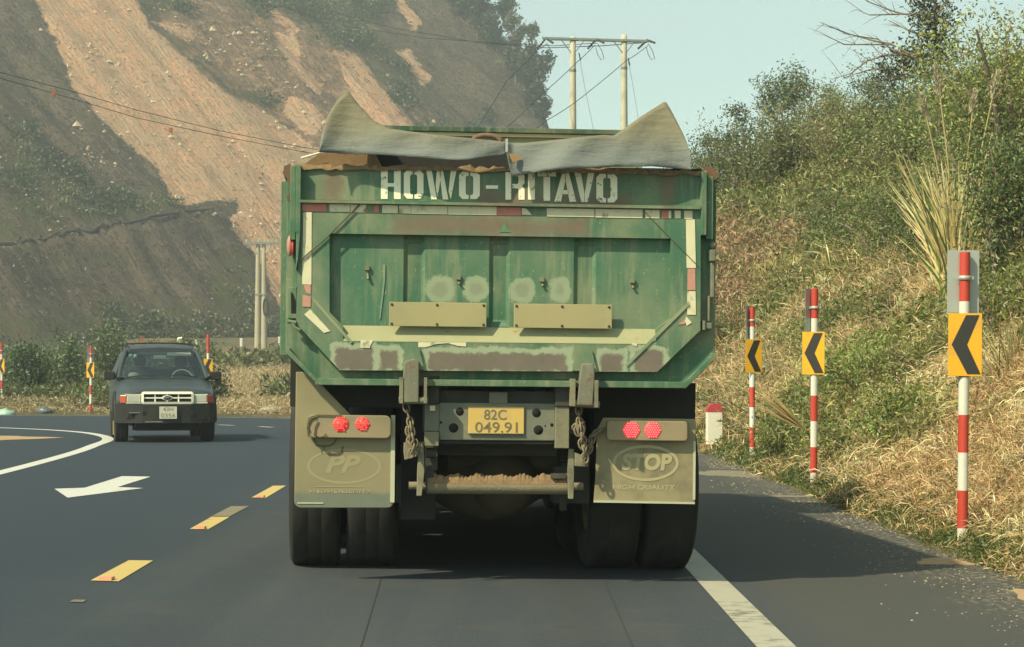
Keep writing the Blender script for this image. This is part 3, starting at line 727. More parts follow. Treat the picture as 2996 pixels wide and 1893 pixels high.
# the tree with long bare branches reaching left
L_ = on(2745, 40); r_ = empty('bare_branched_tree', L_, (0, 0, 0), 'tree with long thin leafless branches reaching left over the sky', 'tree', GT)
tb = MB(); top = apt(2735, -60, 40)-L_; tp = [Vector((0, 0, -.2)), Vector((.02, 0, top.z*.35)), Vector((-.06, 0, top.z*.7)), Vector(top)]
tb.tube(tp, [.07, .055, .04, .02], 7); tips = []
for ln in [[(2745,190),(2610,145),(2570,115),(2465,98)], [(2740,200),(2610,130),(2470,130),(2425,108)], [(2740,160),(2590,160),(2535,180),(2490,215),(2440,230)], [(2735,90),(2690,50),(2620,35),(2540,5),(2500,-20)],
           [(2735,70),(2700,40),(2610,42),(2545,44),(2505,28)], [(2740,215),(2620,200),(2540,205),(2475,225)], [(2735,60),(2760,20),(2790,-20),(2795,-60)], [(2720,40),(2680,0),(2650,-50)], [(2745,140),(2775,70),(2790,0)],
           [(2740,230),(2640,215),(2580,235),(2520,240)], [(2610,130),(2560,120),(2470,95),(2400,65)], [(2740,120),(2660,90),(2600,60)]]:
    pts = [apt(a, b, 40+(-1)**i*.25*i)-L_ for i, (a, b) in enumerate(ln)]; n_ = len(pts)
    tb.tube(pts, [.026*(1-.8*i/(n_-1)) for i in range(n_)], 5)
    for i in range(1, n_):
        for _ in range(3):
            t = random.random(); p = pts[i-1].lerp(pts[i], t); e = p+Vector((random.gauss(-.25, .15), random.gauss(0, .2), random.gauss(.05, .2))); tb.tube([p, p.lerp(e, .5)+Vector((0, 0, .02)), e], [.007, .005, .002], 4)
tb.build('trunk', BARK, r_)
T = np.array([tuple(apt(a, b, 40+random.uniform(-.5, .5))-L_) for a, b in [(2700,20),(2730,50),(2720,90),(2690,70),(2740,110),(2750,20),(2770,60),(2700,0),(2740,-30),(2660,170),(2700,160),(2620,190),(2740,180),(2780,130),(2680,200),(2640,160),(2755,150),(2600,215),(2720,130)]])
C = np.repeat(T, 110, 0)+RNG.normal(0, .15, (len(T)*110, 3)); V, F4, Cc = leaves(C, rdir(len(C), -.2), .10*RNG.uniform(.6, 1.4, len(C)), .045, vary((.045, .06, .03), len(C)))
raw_mesh('crown', V, F4, LEAF, r_, Cc)
# bushes on the bank
GB = 'bushes on the right bank'
for (px, Y, w_, h, nl, lf2, col, lab, sd) in [
    (2960, 27, 2.6, 2.4, 7000, .10, (.11, .135, .05), 'large bright leafed bush in the top right corner', 1),
    (2860, 30, 2.2, 2.2, 5500, .10, (.060, .085, .032), 'dark glossy leaved bush below the top right corner bush', 2),
    (2990, 22, 1.6, 1.6, 4200, .085, (.05, .075, .03), 'shaded bush at the right edge behind the tall reeds', 3),
    (2800, 36, 2.2, 2.2, 4200, .11, (.075, .105, .04), 'rounded bush filling the skyline right of the bare tree', 4),
    (2760, 28, 1.7, 1.3, 3600, .085, (.055, .078, .030), 'low dark bush behind the reed plumes', 5),
    (2640, 33, 2.0, 1.4, 3600, .09, (.055, .078, .03), 'spreading dark green bush left of the reed plumes', 6),
    (2540, 38, 1.6, 1.2, 2600, .10, (.058, .08, .03), 'dark vine covered bush on the upper slope below the skyline', 7),
    (2460, 42, 1.5, 1.1, 2200, .10, (.05, .07, .028), 'small dark bush at mid slope below the pale green tree', 8),
    (2560, 24, 1.5, .8, 3000, .085, (.11, .15, .05), 'bright green leafy bush above the middle chevron post', 9),
    (2660, 20, 1.2, .65, 3000, .08, (.10, .135, .045), 'light green bush between the middle and the near chevron posts', 10),
    (2130, 42, 1.1, .9, 1800, .09, (.065, .08, .035), 'broadleaf bush with pale glints beside the truck corner', 11),
    (2420, 30, 1.4, .9, 2400, .085, (.08, .105, .04), 'green bush high above the middle chevron post', 12),
    (2330, 34, 1.1, .7, 1600, .085, (.13, .15, .055), 'yellow green bush above the farthest chevron post', 13)]:
    make_bush('bush', on(px, Y), w_, h, int(nl*2.2), lf2*.62, tuple(v*1.45 for v in col), lab, GB, sd, col2=tuple(min(.34, v*2.5) for v in col))
for i, (px, Y, w_, h, col, lab) in enumerate([(2230, 30, .9, .6, (.11, .14, .05), 'small green bush behind the kilometre stone side of the slope'), (2300, 26, .8, .5, (.12, .15, .055), 'small bush low on the bank between the two farther chevron posts'), (2480, 22, .9, .5, (.13, .165, .06), 'bright low bush right of the middle chevron post'),
    (2500, 30, 1.3, .8, (.09, .125, .045), 'green bush at mid slope above the middle chevron sign'), (2600, 27, 1.2, .8, (.10, .135, .045), 'leafy bush left of the reed clump base'), (2700, 22, 1.0, .6, (.12, .15, .055), 'low leafy bush just left of the nearest chevron sign'),
    (2940, 20, 1.1, .8, (.115, .14, .055), 'bush right of the nearest sign back at the frame edge'), (2350, 40, 1.2, .8, (.10, .115, .05), 'dull bush high on the slope over the farthest right post'), (2170, 50, 1.3, .8, (.13, .12, .065), 'brownish bush beside the truck corner below the treeline'),
    (2420, 50, 1.4, .8, (.12, .125, .06), 'brown green bush on the upper slope under the round tree'), (2120, 36, .9, .6, (.10, .12, .05), 'bush just right of the truck above the stone')]):
    make_bush('slope_bush', on(px, Y), w_, h, 3200, .05*(Y/22)**.6, col, lab, 'low bushes on the slope', 70+i, col2=tuple(min(.34, v*1.8) for v in col))
# roadside shrubs on the left, outside of the bend
GL = 'shrubs outside the bend on the left'
for (px, Y, top, w_, nl, lf2, col, lab, sd) in [
    (95, 66, 962, 1.5, 3200, .13, (.045, .080, .028), 'dense dark green shrub between the two leftmost chevron posts', 1),
    (200, 71, 935, 1.5, 2200, .14, (.080, .115, .048), 'paler tall shrub behind the second chevron post from the left', 2),
    (330, 78, 905, 2.2, 2600, .15, (.085, .115, .05), 'wide pale green shrub behind the parked line of sight of the SUV roof', 3),
    (60, 64, 1100, 1.3, 1800, .12, (.05, .08, .03), 'low shrub beside the leftmost chevron post', 4),
    (190, 63.5, 1110, 1.2, 1800, .12, (.045, .075, .028), 'low dark shrub just left of the second chevron post', 5),
    (15, 70, 1020, 1.2, 1500, .13, (.07, .10, .04), 'shrub at the left edge of the frame', 6),
    (450, 82, 940, 1.8, 1800, .15, (.08, .105, .045), 'grey green shrub rising behind the SUV roof', 7),
    (632, 62, 1010, .8, 1500, .12, (.040, .062, .025), 'round dark shrub right of the chevron sign beside the SUV', 8),
    (545, 74, 930, 1.4, 1500, .14, (.085, .105, .05), 'loose shrub above the chevron sign beside the SUV', 9)]:
    L_ = on(px, Y); make_bush('roadside_shrub', L_, w_, hgt(L_, top+35)*.9, nl, lf2, col, lab.replace('parked line of sight of the ', ''), GL, sd, cat='shrub', col2=tuple(v*1.7 for v in col))
# trees on the hill's crest
GH = 'trees on the crest of the cut hill'
for (px, py, Y, top, cr, nl, col, lab, sd) in [
    (1395, 110, 296, -40, 3.4, 2600, (.040, .058, .030), 'dark tree at the top edge of the frame on the hill crest', 1),
    (1452, 130, 292, 20, 2.6, 2400, (.040, .058, .032), 'dark tree on the crest left of the lone grey tree', 2),
    (1508, 165, 287, 44, 2.1, 2200, (.115, .125, .085), 'lone greyish rounded tree standing clear on the hill crest', 3),
    (1538, 190, 284, 70, 1.6, 1500, (.085, .10, .06), 'narrow grey green tree right of the lone crest tree', 4),
    (1568, 215, 281, 132, 2.0, 2000, (.035, .05, .028), 'dark bushy tree behind the crossarm end on the crest', 5),
    (1560, 290, 279, 180, 2.0, 1800, (.035, .05, .028), 'dark tree clinging halfway down the steep crest edge', 6),
    (1583, 330, 276, 250, 1.4, 1200, (.038, .05, .028), 'small dark tree low on the steep crest edge above the truck', 7),
    (1330, 70, 300, -60, 3.0, 2000, (.042, .06, .03), 'dark tree on the crest leftmost at the frame top', 8)]:
    p = apt(px, py, Y); z_ = float(hill_z(p.x, p.y)); L_ = Vector((p.x, p.y, min(p.z, z_ if z_ > p.z-6 else p.z)-.3))
    make_tree('crest_tree', L_, max(3, hgt(L_, top)), cr, 1.0, nl, .6, col, lab, 'tree', GH, sd, BARK, 'round', .12, 12)
# ============================================================ THE DUMP TRUCK
YAW, ROLL = R(4.6), R(0.55)
TR = Matrix.Rotation(YAW, 4, 'Z') @ Matrix.Rotation(ROLL, 4, 'Y')
TR0 = Vector((-0.0537, 11.5, 1.2)) - (TR.to_3x3() @ Vector((0, 0, 1.2)))
TM = Matrix.Translation(TR0) @ TR; TI = TM.inverted(); TI3 = TI.to_3x3()
truck = empty('dump_truck', TR0, TR.to_euler(), 'dusty worn green dump truck seen from behind with raised rubber flaps on the tailgate', 'dump truck')
def T(px, py, d=0.0):
    """truck-space point seen at pixel (px,py), d metres forward of the tailgate face"""
    o = TI @ Vector((0, 0, CH)); v = TI3 @ Vector(((px-CX)/F, 1, (HY-py)/F)); return o + v*((d-o.y)/v.y)
def bx(m, x0, y0, x1, y1, d0, d1):
    a, b = T(x0, y0, d0), T(x1, y1, d0); return m.box((a.x, d0, a.z), (b.x, d1, b.z))
def pg(m, pts, d0, d1): return m.prism([T(x, y, d0) for x, y in pts], (0, d1-d0, 0))
def rectl(x0, y0, x1, y1, d=0):
    a, b = T(x0, y0, d), T(x1, y1, d); return ((a.x+b.x)/2, (a.z+b.z)/2, abs(b.x-a.x)/2, abs(b.z-a.z)/2)

def patch_sd(g, rects, nscale=9, namp=.07, ell=False):
    X = g.xyz(); nz_ = g.math('MULTIPLY', g.math('SUBTRACT', g.noise(nscale, 9, .78), .5), namp*2.2); best = None
    for (cx, cz, hx_, hz_) in rects:
        ax = g.math('SUBTRACT', g.math('ABSOLUTE', g.math('SUBTRACT', X[0], cx)), hx_)
        az = g.math('SUBTRACT', g.math('ABSOLUTE', g.math('SUBTRACT', X[2], cz)), hz_)
        sd = g.math('SMOOTH_MAX', ax, az, .03)
        if ell:
            ex = g.math('POWER', g.math('ABSOLUTE', g.math('DIVIDE', g.math('SUBTRACT', X[0], cx), hx_)), 2.4); ez = g.math('POWER', g.math('ABSOLUTE', g.math('DIVIDE', g.math('SUBTRACT', X[2], cz), hz_)), 2.4)
            sd = g.math('MULTIPLY', g.math('SUBTRACT', g.math('POWER', g.math('ADD', ex, ez), .42), 1.0), min(hx_, hz_))
        best = sd if best is None else g.math('MINIMUM', best, sd)
    return g.math('ADD', best, nz_)
def truck_paint(name, base=(.050, .135, .080), dust=(.19, .225, .14), bare=(), pale=(), brown=(), damt=(.40, .68), rust=.66):
    g = NB(name, .55, spec=.35)
    n1 = g.noise(1.7, 7, .62); n2 = g.noise(7, 7, .68); n3 = g.noise(30, 6, .8); drip = g.noise(9, 6, .65, sc=(1.5, 1, .18))
    c = g.mix(n2, tuple(v*.82 for v in base), tuple(v*1.2 for v in base))
    c = g.mix(g.sstep(n1, *damt), c, dust)
    c = g.mix(g.math('MULTIPLY', g.sstep(drip, .46, .72), .6), c, (.27, .285, .18))
    c = g.mix(g.sstep(n3, .60, .66), c, (.28, .30, .19))
    scr = g.noise(22, 7, .8, sc=(.25, 1, 2.4)); c = g.mix(g.math('MULTIPLY', g.sstep(scr, .60, .64), .6), c, (.16, .19, .13))
    c = g.mix(g.math('MULTIPLY', g.sstep(g.noise(14, 8, .75), rust, rust+.06), .8), c, (.17, .095, .055))
    if brown:
        sd = patch_sd(g, brown, 6, .12); c = g.mix(g.sstep(g.math('MULTIPLY', sd, -1), -.05, .05), c, g.mix(n2, (.135, .105, .075), (.20, .165, .12)))
    if bare:
        sd = patch_sd(g, bare, 9, .06)
        c = g.mix(g.sstep(g.math('MULTIPLY', sd, -1), -.024, -.012), c, g.mix(n2, (.36, .40, .28), (.25, .32, .21)))
        c = g.mix(g.sstep(g.math('MULTIPLY', sd, -1), .004, .022), c, g.mix(n2, (.115, .10, .08), (.20, .175, .14)))
    if pale:
        sd = patch_sd(g, pale, 7, .05, True)
        c = g.mix(g.sstep(g.math('MULTIPLY', sd, -1), -.008, .006), c, g.mix(n2, (.22, .29, .19), (.31, .36, .24)))
        c = g.mix(g.math('MULTIPLY', g.sstep(g.math('MULTIPLY', sd, -1), .022, .05), .7), c, (.21, .235, .165))
    g.col(c); g.rough(g.mix(n1, (.5,)*3, (.85,)*3)); g.bump(g.math('ADD', n2, g.math('MULTIPLY', n3, .5)), .25, .006); return g.m
GBODY = truck_paint('green_body_paint')
GDARK = truck_paint('dark_green_paint', (.022, .07, .045), (.12, .14, .085))
GPAN = truck_paint('green_panel_paint', (.058, .155, .094), (.16, .215, .135), pale=[rectl(1250, 806, 1330, 884), rectl(1355, 806, 1432, 884), rectl(1495, 808, 1566, 888), rectl(1610, 808, 1676, 888)], rust=.72)
GTAIL = truck_paint('green_tailgate_paint', (.056, .145, .09), (.195, .235, .145),
    bare=[rectl(975, 1010, 1092, 1090), rectl(1106, 1018, 1168, 1090), rectl(1246, 1024, 1664, 1095), rectl(1752, 1028, 1828, 1095), rectl(1850, 1018, 1950, 1096)],
    brown=[rectl(1150, 632, 1720, 690), rectl(955, 470, 992, 590), rectl(1946, 500, 1976, 600), rectl(1390, 560, 1850, 606)], rust=.67)
DUSTY = simple('dusty_steel', (.21, .20, .13), .8, var=.3, scale=7, bump=.3, dirt=(.115, .11, .08), dscale=4)
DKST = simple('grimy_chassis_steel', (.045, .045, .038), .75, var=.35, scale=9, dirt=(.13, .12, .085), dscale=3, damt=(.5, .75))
GREYST = simple('grey_chassis_steel', (.155, .165, .125), .7, var=.22, scale=6, bump=.2, dirt=(.24, .22, .15), dscale=5)
TAPEC = simple('cream_reflective_tape', (.66, .62, .42), .5, var=.14, scale=16, dirt=(.33, .32, .20), dscale=13, damt=(.55, .66))
TAPER = simple('faded_red_tape', (.50, .17, .13), .5, var=.2, scale=16, dirt=(.36, .33, .2), dscale=14, damt=(.55, .68))
TANP = simple('tan_number_board', (.36, .32, .165), .75, var=.10, scale=5, dirt=(.30, .28, .15), dscale=2.5)
DIRT = simple('clay_dirt', (.26, .175, .095), .98, var=.4, scale=30, bump=1.0)
HOLE = simple('black_gap', (.008, .008, .008), .95, var=.1)

# --- dump bed behind the tailgate
m = MB()
out = [(840, 590), (836, 1028), (922, 1110), (2006, 1130), (2090, 1044), (2096, 612)]
pg(m, out, .07, .13)
P = [T(x, y, .13) for x, y in [(840, 500), (836, 1028), (922, 1110), (2006, 1130), (2090, 1044), (2096, 520)]]
wl, wr, zt, zk, zb_ = P[0].x, P[5].x, P[0].z, P[1].z, P[2].z
for s_, xo in ((1, wl), (-1, wr)):
    m.box((xo, .13, zk), (xo+s_*.06, 5.2, zt)); xi = xo+s_*.185
    m.prism([Vector((xo, .13, zk)), Vector((xo+s_*.06, .13, zk)), Vector((xi+s_*.04, .13, zb_)), Vector((xi, .13, zb_))], (0, 5.07, 0))
    for k in range(7): m.box((xo-s_*.0, .55+k*.7, zk-.02), (xo-s_*.045, .65+k*.7, zt-.02))
    m.box((xo-s_*.02, .13, zt-.02), (xo+s_*.09, 5.2, zt+.03))
m.box((wl+.18, .13, zb_), (wr-.18, 5.2, zb_+.08))
m.box((wl+.06, 5.14, zb_), (wr-.06, 5.2, zt))
m.build('bed', GBODY, truck, bevel=.004)
# lower lip and cross tube under the tailgate
m = MB()
pg(m, [(834, 1018), (838, 1034), (920, 1116), (930, 1108), (850, 1026), (848, 1016)], -.005, .07)
pg(m, [(2096, 1034), (2092, 1050), (2006, 1137), (1996, 1128), (2080, 1042), (2082, 1032)], -.005, .07)
bx(m, 922, 1107, 2006, 1136, -.005, .07)
m.build('bed_lip', GBODY, truck, bevel=.003)
m = MB(); bx(m, 1008, 1086, 1990, 1112, .075, .4); m.build('floor_beam', GDARK, truck, bevel=.004)
m = MB()
for k in range(5): m.box((wl+.3, .5+k*.95, zb_-.16), (wr-.3, .62+k*.95, zb_))
m.box((-.42, .15, zb_-.28), (-.30, 5.2, zb_-.02)); m.box((.30, .15, zb_-.28), (.42, 5.2, zb_-.02))
m.build('bed_crossmembers', DKST, truck)
# corner posts
m = MB(); bx(m, 850, 484, 864, 702, -.015, .07); bx(m, 866, 482, 879, 680, -.03, .07); pg(m, [(866, 680), (879, 680), (872, 760), (866, 790)], -.03, .07)
m.build('corner_post', GBODY, truck, bevel=.003)
m = MB(); bx(m, 2053, 502, 2067, 688, -.03, .07); bx(m, 2069, 516, 2086, 700, .0, .07)
m.build('corner_post', GBODY, truck, bevel=.003)
# --- bulkhead over the cab
bk = MB(); a = T(1127, 364, 5.2); b = T(1819, 384, 5.2); zt2 = (a.z+b.z)/2+.005
kl, kr = T(985, 380, 5.15).x, T(1880, 380, 5.15).x
bk.box((kl, 5.15, zt-.1), (kr, 5.21, zt2-.055)); bk.box((kl, 5.20, zt2-.3), (kr, 6.1, zt2-.25))
hb = bk.build('bulkhead', truck_paint('olive_bulkhead_paint', (.14, .20, .105), (.27, .28, .15)), truck, bevel=.004)
m = MB(); m.box((kl-.02, 5.10, zt2-.055), (kr+.02, 6.12, zt2-.015)); m.build('top_rail', GDARK, hb, bevel=.004)
m = MB(); m.box((kl+.02, 5.12, zt2-.085), (kr-.02, 5.15, zt2-.06)); m.build('rail_strip', simple('cream_strip', (.42, .38, .24), .7, var=.2), hb)
# lifting eye on the bulkhead
m = MB(); c0 = T(1424, 412, 5.0); m.tube([c0+Vector((.11*math.cos(t), 0, .045*math.sin(t))) for t in np.linspace(0, math.pi, 9)], .022, 6)
m.box((c0.x-.15, 5.0, c0.z-.03), (c0.x+.15, 5.06, c0.z+.012)); m.build('lifting_eye', simple('rusty_iron', (.17, .105, .07), .9, var=.4, scale=20), hb)
# --- earth load
lx = np.linspace(wl+.07, wr-.07, 40); ly = np.linspace(.16, 5.1, 60); LX, LY = np.meshgrid(lx, ly)
LZ = zt-.10+.16*np.sin((LY-.1)/5*3.1)*np.sin((LX-wl)/(wr-wl)*3.1)+.05*vnoise(LX, LY, .35, 2, 4)+.10*np.exp(-((LX-wl)/.35)**2)*np.exp(-((LY-.3)/.6)**2)
idx = np.arange(LX.size).reshape(LX.shape); Fq = np.stack([idx[:-1, :-1], idx[:-1, 1:], idx[1:, 1:], idx[1:, :-1]], -1).reshape(-1, 4)
ld = raw_mesh('earth_load', np.stack([LX, LY, LZ], -1).reshape(-1, 3), Fq, DIRT, smooth=True)
ld.location = TR0; ld.rotation_euler = TR.to_euler(); tag(ld, 'brown earth heaped inside the green dump truck bed', 'soil load')

# --- tailgate
m = MB()
pg(m, [(879, 488), (2052, 506), (2052, 604), (879, 584)], .035, .07)      # lettering board
tgb = m.build('tailgate_board', GTAIL, truck, bevel=.002)
m = MB()
pg(m, [(878, 584), (2050, 603), (2050, 612), (878, 592)], -.035, .07); pg(m, [(878, 592), (2050, 612), (2050, 700), (1964, 698), (964, 683), (874, 682)], 0, .07)
pg(m, [(878, 682), (964, 683), (964, 913), (1004, 954), (880, 830)], 0, .07)
m.v, m.f, m.sm = m.v, m.f, m.sm
pg(m, [(874, 682), (878, 682), (880, 830), (1004, 954), (1004, 998), (994, 1083), (866, 946)], 0, .07)
pg(m, [(1963, 698), (2050, 700), (2049, 966), (1923, 1088), (1920, 1008), (1920, 962), (1963, 930)], 0, .07)
pg(m, [(1004, 996), (1920, 1005), (1923, 1088), (994, 1083)], 0, .07)
m.build('tailgate_frame', GTAIL, truck)
RIDGE = truck_paint('light_green_ridge', (.15, .24, .15), (.30, .32, .2))   # weld ridges running to the lower corners
for q in ([(912, 876), (920, 874), (1032, 1000), (1026, 1006)], [(2012, 886), (2018, 892), (1836, 1072), (1830, 1066)]):
    m = MB(); pg(m, q, -.008, 0); m.build('corner_ridge', RIDGE, truck)
# sloping ledge below the panel
m = MB(); L0, L1 = T(1004, 952, .05), T(1920, 963, .05); K0, K1 = T(1004, 998, 0), T(1920, 1007, 0)
m.add([tuple(L0), tuple(L1), (K1.x, -.002, K1.z), (K0.x, -.002, K0.z), (L0.x, .07, L0.z), (L1.x, .07, L1.z), (K1.x, .07, K1.z), (K0.x, .07, K0.z)], [(0, 1, 2, 3), (4, 7, 6, 5), (0, 3, 7, 4), (1, 5, 6, 2), (0, 4, 5, 1), (3, 2, 6, 7)])
gl_ = NB('dusty_ledge_paint', .9); cc = gl_.mix(gl_.noise(8, 7, .7), (.28, .29, .165), (.37, .365, .215)); cc = gl_.mix(gl_.sstep(gl_.noise(5, 6, .7, sc=(1, 1, 3)), .58, .68), cc, (.22, .30, .18)); cc = gl_.mix(gl_.sstep(gl_.noise(16, 7, .75, sc=(.6, 1, 2)), .60, .68), cc, (.32, .16, .07)); gl_.col(cc)
m.build('ledge', gl_.m, truck)
# recessed panel with three V grooves
m = MB(); yt, yb = 690, 962; xs_ = [955]; ds_ = [.05]
for (a_, v_, b_) in ((1180, 1213, 1243), (1431, 1461, 1491), (1678, 1711, 1743)): xs_ += [a_, v_, b_]; ds_ += [.05, .105, .05]
xs_.append(1972); ds_.append(.05)
zt_ = T(1470, 660, .05).z; zb2 = T(1470, 975, .05).z
xl = [T(x, 820, d).x for x, d in zip(xs_, ds_)]
for i in range(len(xl)-1): m.add([(xl[i], ds_[i], zb2), (xl[i+1], ds_[i+1], zb2), (xl[i+1], ds_[i+1], zt_), (xl[i], ds_[i], zt_)], [(0, 1, 2, 3)])
m.add([(xl[0], .12, zb2), (xl[-1], .12, zb2), (xl[-1], .12, zt_), (xl[0], .12, zt_)], [(0, 1, 2, 3)])
# closing wedges at the groove tops and the gusset at the middle bottom
ztw = T(1470, 705, .05).z
for (a_, v_, b_) in ((1180, 1213, 1243), (1431, 1461, 1491), (1678, 1711, 1743)):
    A_, V_, B_ = T(a_, 712, .05), T(v_, 730, .102), T(b_, 712, .05)
    m.add([(A_.x, .05, ztw), (B_.x, .05, ztw), (V_.x, .104, ztw-.06)], [(0, 1, 2)])
A_, B_, C_ = T(1431, 957, .045), T(1491, 957, .045), T(1461, 905, .10)
m.add([(A_.x, .047, A_.z), (B_.x, .047, B_.z), (C_.x, .103, C_.z)], [(0, 1, 2)])
m.build('tailgate_panel', GPAN, truck)
m = MB(); bx(m, 1121, 774, 1127, 814, .044, .05); pg(m, [(1127, 812), (1122, 860), (1113, 934), (1109, 934), (1117, 860), (1122, 812)], .045, .05); m.build('weld_line', truck_paint('weld_green', (.17, .26, .17), (.3, .33, .2)), truck)
# small hooks on the panel
for (x, y, l) in ((1074, 784, 34), (1341, 812, 20), (1585, 818, 20), (1849, 822, 22)):
    m = MB(); p = T(x, y, .05); e = T(x+3, y+l, .05); m.tube([p, p+Vector((0, -.0, .004)), p+Vector((.004, .005, -.02)), Vector((e.x, .03, e.z))], .0075, 6); m.box((p.x-.012, .03, p.z-.012), (p.x+.012, .05, p.z+.012))
    m.build('hook', DUSTY, truck)
# blank number boards
for (x0, y0, x1, y1) in ((1139, 883, 1423, 957), (1504, 888, 1790, 962)):
    m = MB(); bx(m, x0, y0, x1, y1, -.012, .0); b_ = m.build('number_board', TANP, truck, bevel=.002)
    a, c = T(x0, y0, -.012), T(x1, y1, -.012)
    for fx in (.025, .49, .97):
        for fz in (.10, .90): m = MB(); m.lathe([(.0001, -.017), (.006, -.017), (.008, -.012)], 'y', 8, (a.x+(c.x-a.x)*fx, 0, a.z+(c.z-a.z)*fz)); m.build('bolt', DKST, b_)
# reflective tape
def tape(rects, mat, name='reflective_tape', d=-.004):
    for r_ in rects:
        m = MB()
        if not isinstance(r_[0], tuple): x0, y0, x1, y1 = r_; s_ = (x1-x0)*math.tan(R(.9)); r_ = [(x0, y0), (x1, y0+s_), (x1, y1+s_), (x0, y1)]
        pg(m, r_, d, d+.003)
        m.build(name, mat, truck)
tape([(964, 597, 1024, 619), (1026, 598, 1072, 621), (1118, 600, 1164, 623), (1168, 601, 1202, 624), (1203, 601, 1309, 625), (1311, 603, 1453, 627), (1600, 609, 1739, 633), (1742, 611, 1880, 636), (1888, 614, 1930, 638), (1956, 616, 1964, 638), (1974, 616, 1992, 638), (2002, 616, 2026, 640), [(1527, 608), (1540, 610), (1556, 629), (1527, 628)]], TAPEC)
tape([(884, 594, 955, 618), (1094, 600, 1108, 622), (1454, 606, 1524, 629), (1936, 615, 1955, 638), [(1070, 603), (1078, 619), (1062, 619)]], TAPER)
tape([[(887, 621), (912, 621), (911, 832), (884, 832)], [(908, 905), (966, 969), (948, 974), (890, 920)], [(2007, 642), (2033, 642), (2036, 784), (2009, 784)], [(2011, 852), (2035, 852), (2036, 921), (2011, 921)],
      [(1055, 995), (1092, 996), (1084, 1010), (1082, 1018), (1055, 1017)], [(1224, 1001), (1364, 1002), (1364, 1014), (1340, 1012), (1310, 1004), (1280, 1006), (1245, 1016), (1224, 1016)], [(1848, 1004), (1865, 1005), (1862, 1014), (1850, 1010)], [(2008, 926), (2024, 944), (2010, 953), (2004, 940)]], TAPEC)
tape([[(888, 834), (909, 832), (909, 862), (896, 856)], [(886, 862), (909, 868), (909, 898), (885, 897)], [(2005, 934), (2004, 948), (1984, 950)], [(2012, 786), (2034, 786), (2035, 849), (2011, 849)]], simple('pink_tape', (.50, .25, .19), .6, var=.25, scale=10))
# ropes
for ln, r_ in (([(1057, 593), (960, 690), (881, 760)], .0045), ([(1884, 617), (1966, 700), (2045, 781)], .0018)):
    m = MB(); m.tube([T(x, y, -.012) for x, y in ln], r_, 6); m.build('rope', simple('old_rope', (.12, .11, .065), .9), truck)
# worn star-like stencil on the beam
m = MB(); pg(m, [(1478, 648), (1486, 672), (1496, 680), (1462, 679), (1468, 668)], -.003, 0); m.build('paint_patch', truck_paint('fresh_green_patch', (.05, .17, .09), (.10, .21, .12)), truck)
# --- stencilled lettering
def seg(x0, y0, x1, y1): return [(x0, y0), (x1, y0), (x1, y1), (x0, y1)]
GL_ = {
 'H': [seg(0, 0, .34, 1), seg(.66, 0, 1, 1), seg(.34, .46, .66, .58)],
 'O': [[(.16, 0), (.46, 0), (.46, .15), (.36, .15), (.32, .22), (.32, .78), (.36, .85), (.46, .85), (.46, 1), (.16, 1), (0, .87), (0, .13)], [(.54, 0), (.84, 0), (1, .13), (1, .87), (.84, 1), (.54, 1), (.54, .85), (.64, .85), (.68, .78), (.68, .22), (.64, .15), (.54, .15)]],
 'W': [[(0, 0), (.18, 0), (.35, 1), (.17, 1)], [(.35, .0), (.52, .0), (.37, .93), (.31, .55)], [(.42, 0), (.54, 0), (.72, 1), (.54, 1)], [(.80, 0), (.99, 0), (.80, 1), (.73, .72)]],
 'R': [seg(0, 0, .30, 1), [(.36, 0), (.82, 0), (1, .12), (1, .40), (.86, .50), (1, .62), (1, 1), (.68, 1), (.68, .60), (.36, .58), (.36, .43), (.64, .43), (.68, .36), (.68, .20), (.64, .15), (.36, .15)]],
 'I': [seg(0, 0, 1, 1)],
 'T': [seg(.32, .17, .68, 1), seg(0, 0, 1, .15)],
 'A': [[(.36, 0), (.50, 0), (.50, .28), (.30, 1), (0, 1)], [(.52, 0), (.66, 0), (1, 1), (.70, 1), (.52, .28)], [(.34, .60), (.66, .60), (.70, .74), (.30, .74)]],
 'V': [[(0, 0), (.32, 0), (.50, .72), (.48, 1), (.34, 1)], [(.68, 0), (1, 0), (.66, 1), (.51, 1), (.52, .72)]],
 '-': [seg(0, 0, 1, 1)]}
m = MB()
for ch, x0, x1, y0, y1 in (('H', 1114.6, 1172.4, 496, 582), ('O', 1181.5, 1239, 498, 581), ('W', 1246.5, 1337, 496, 583), ('O', 1343, 1404, 502, 582), ('-', 1422, 1457, 542, 552), ('R', 1479, 1535, 503, 584), ('I', 1545, 1565, 503, 584),
                           ('T', 1573, 1627, 503, 587), ('A', 1622, 1686, 505, 590), ('V', 1681, 1739, 505, 591), ('O', 1745, 1806, 508, 592)):
    for poly in GL_[ch]: pg(m, [(x0+(x1-x0)*u, y0+(y1-y0)*v+.008*(x1-x0)*u) for u, v in poly], .032, .035)
g = NB('stencilled_white_paint', .7); g.col(g.mix(g.sstep(g.noise(17, 8, .78), .58, .62), g.mix(g.noise(6, 4), (.80, .77, .60), (.90, .87, .68)), (.11, .16, .09)))
m.build('lettering', g.m, truck)
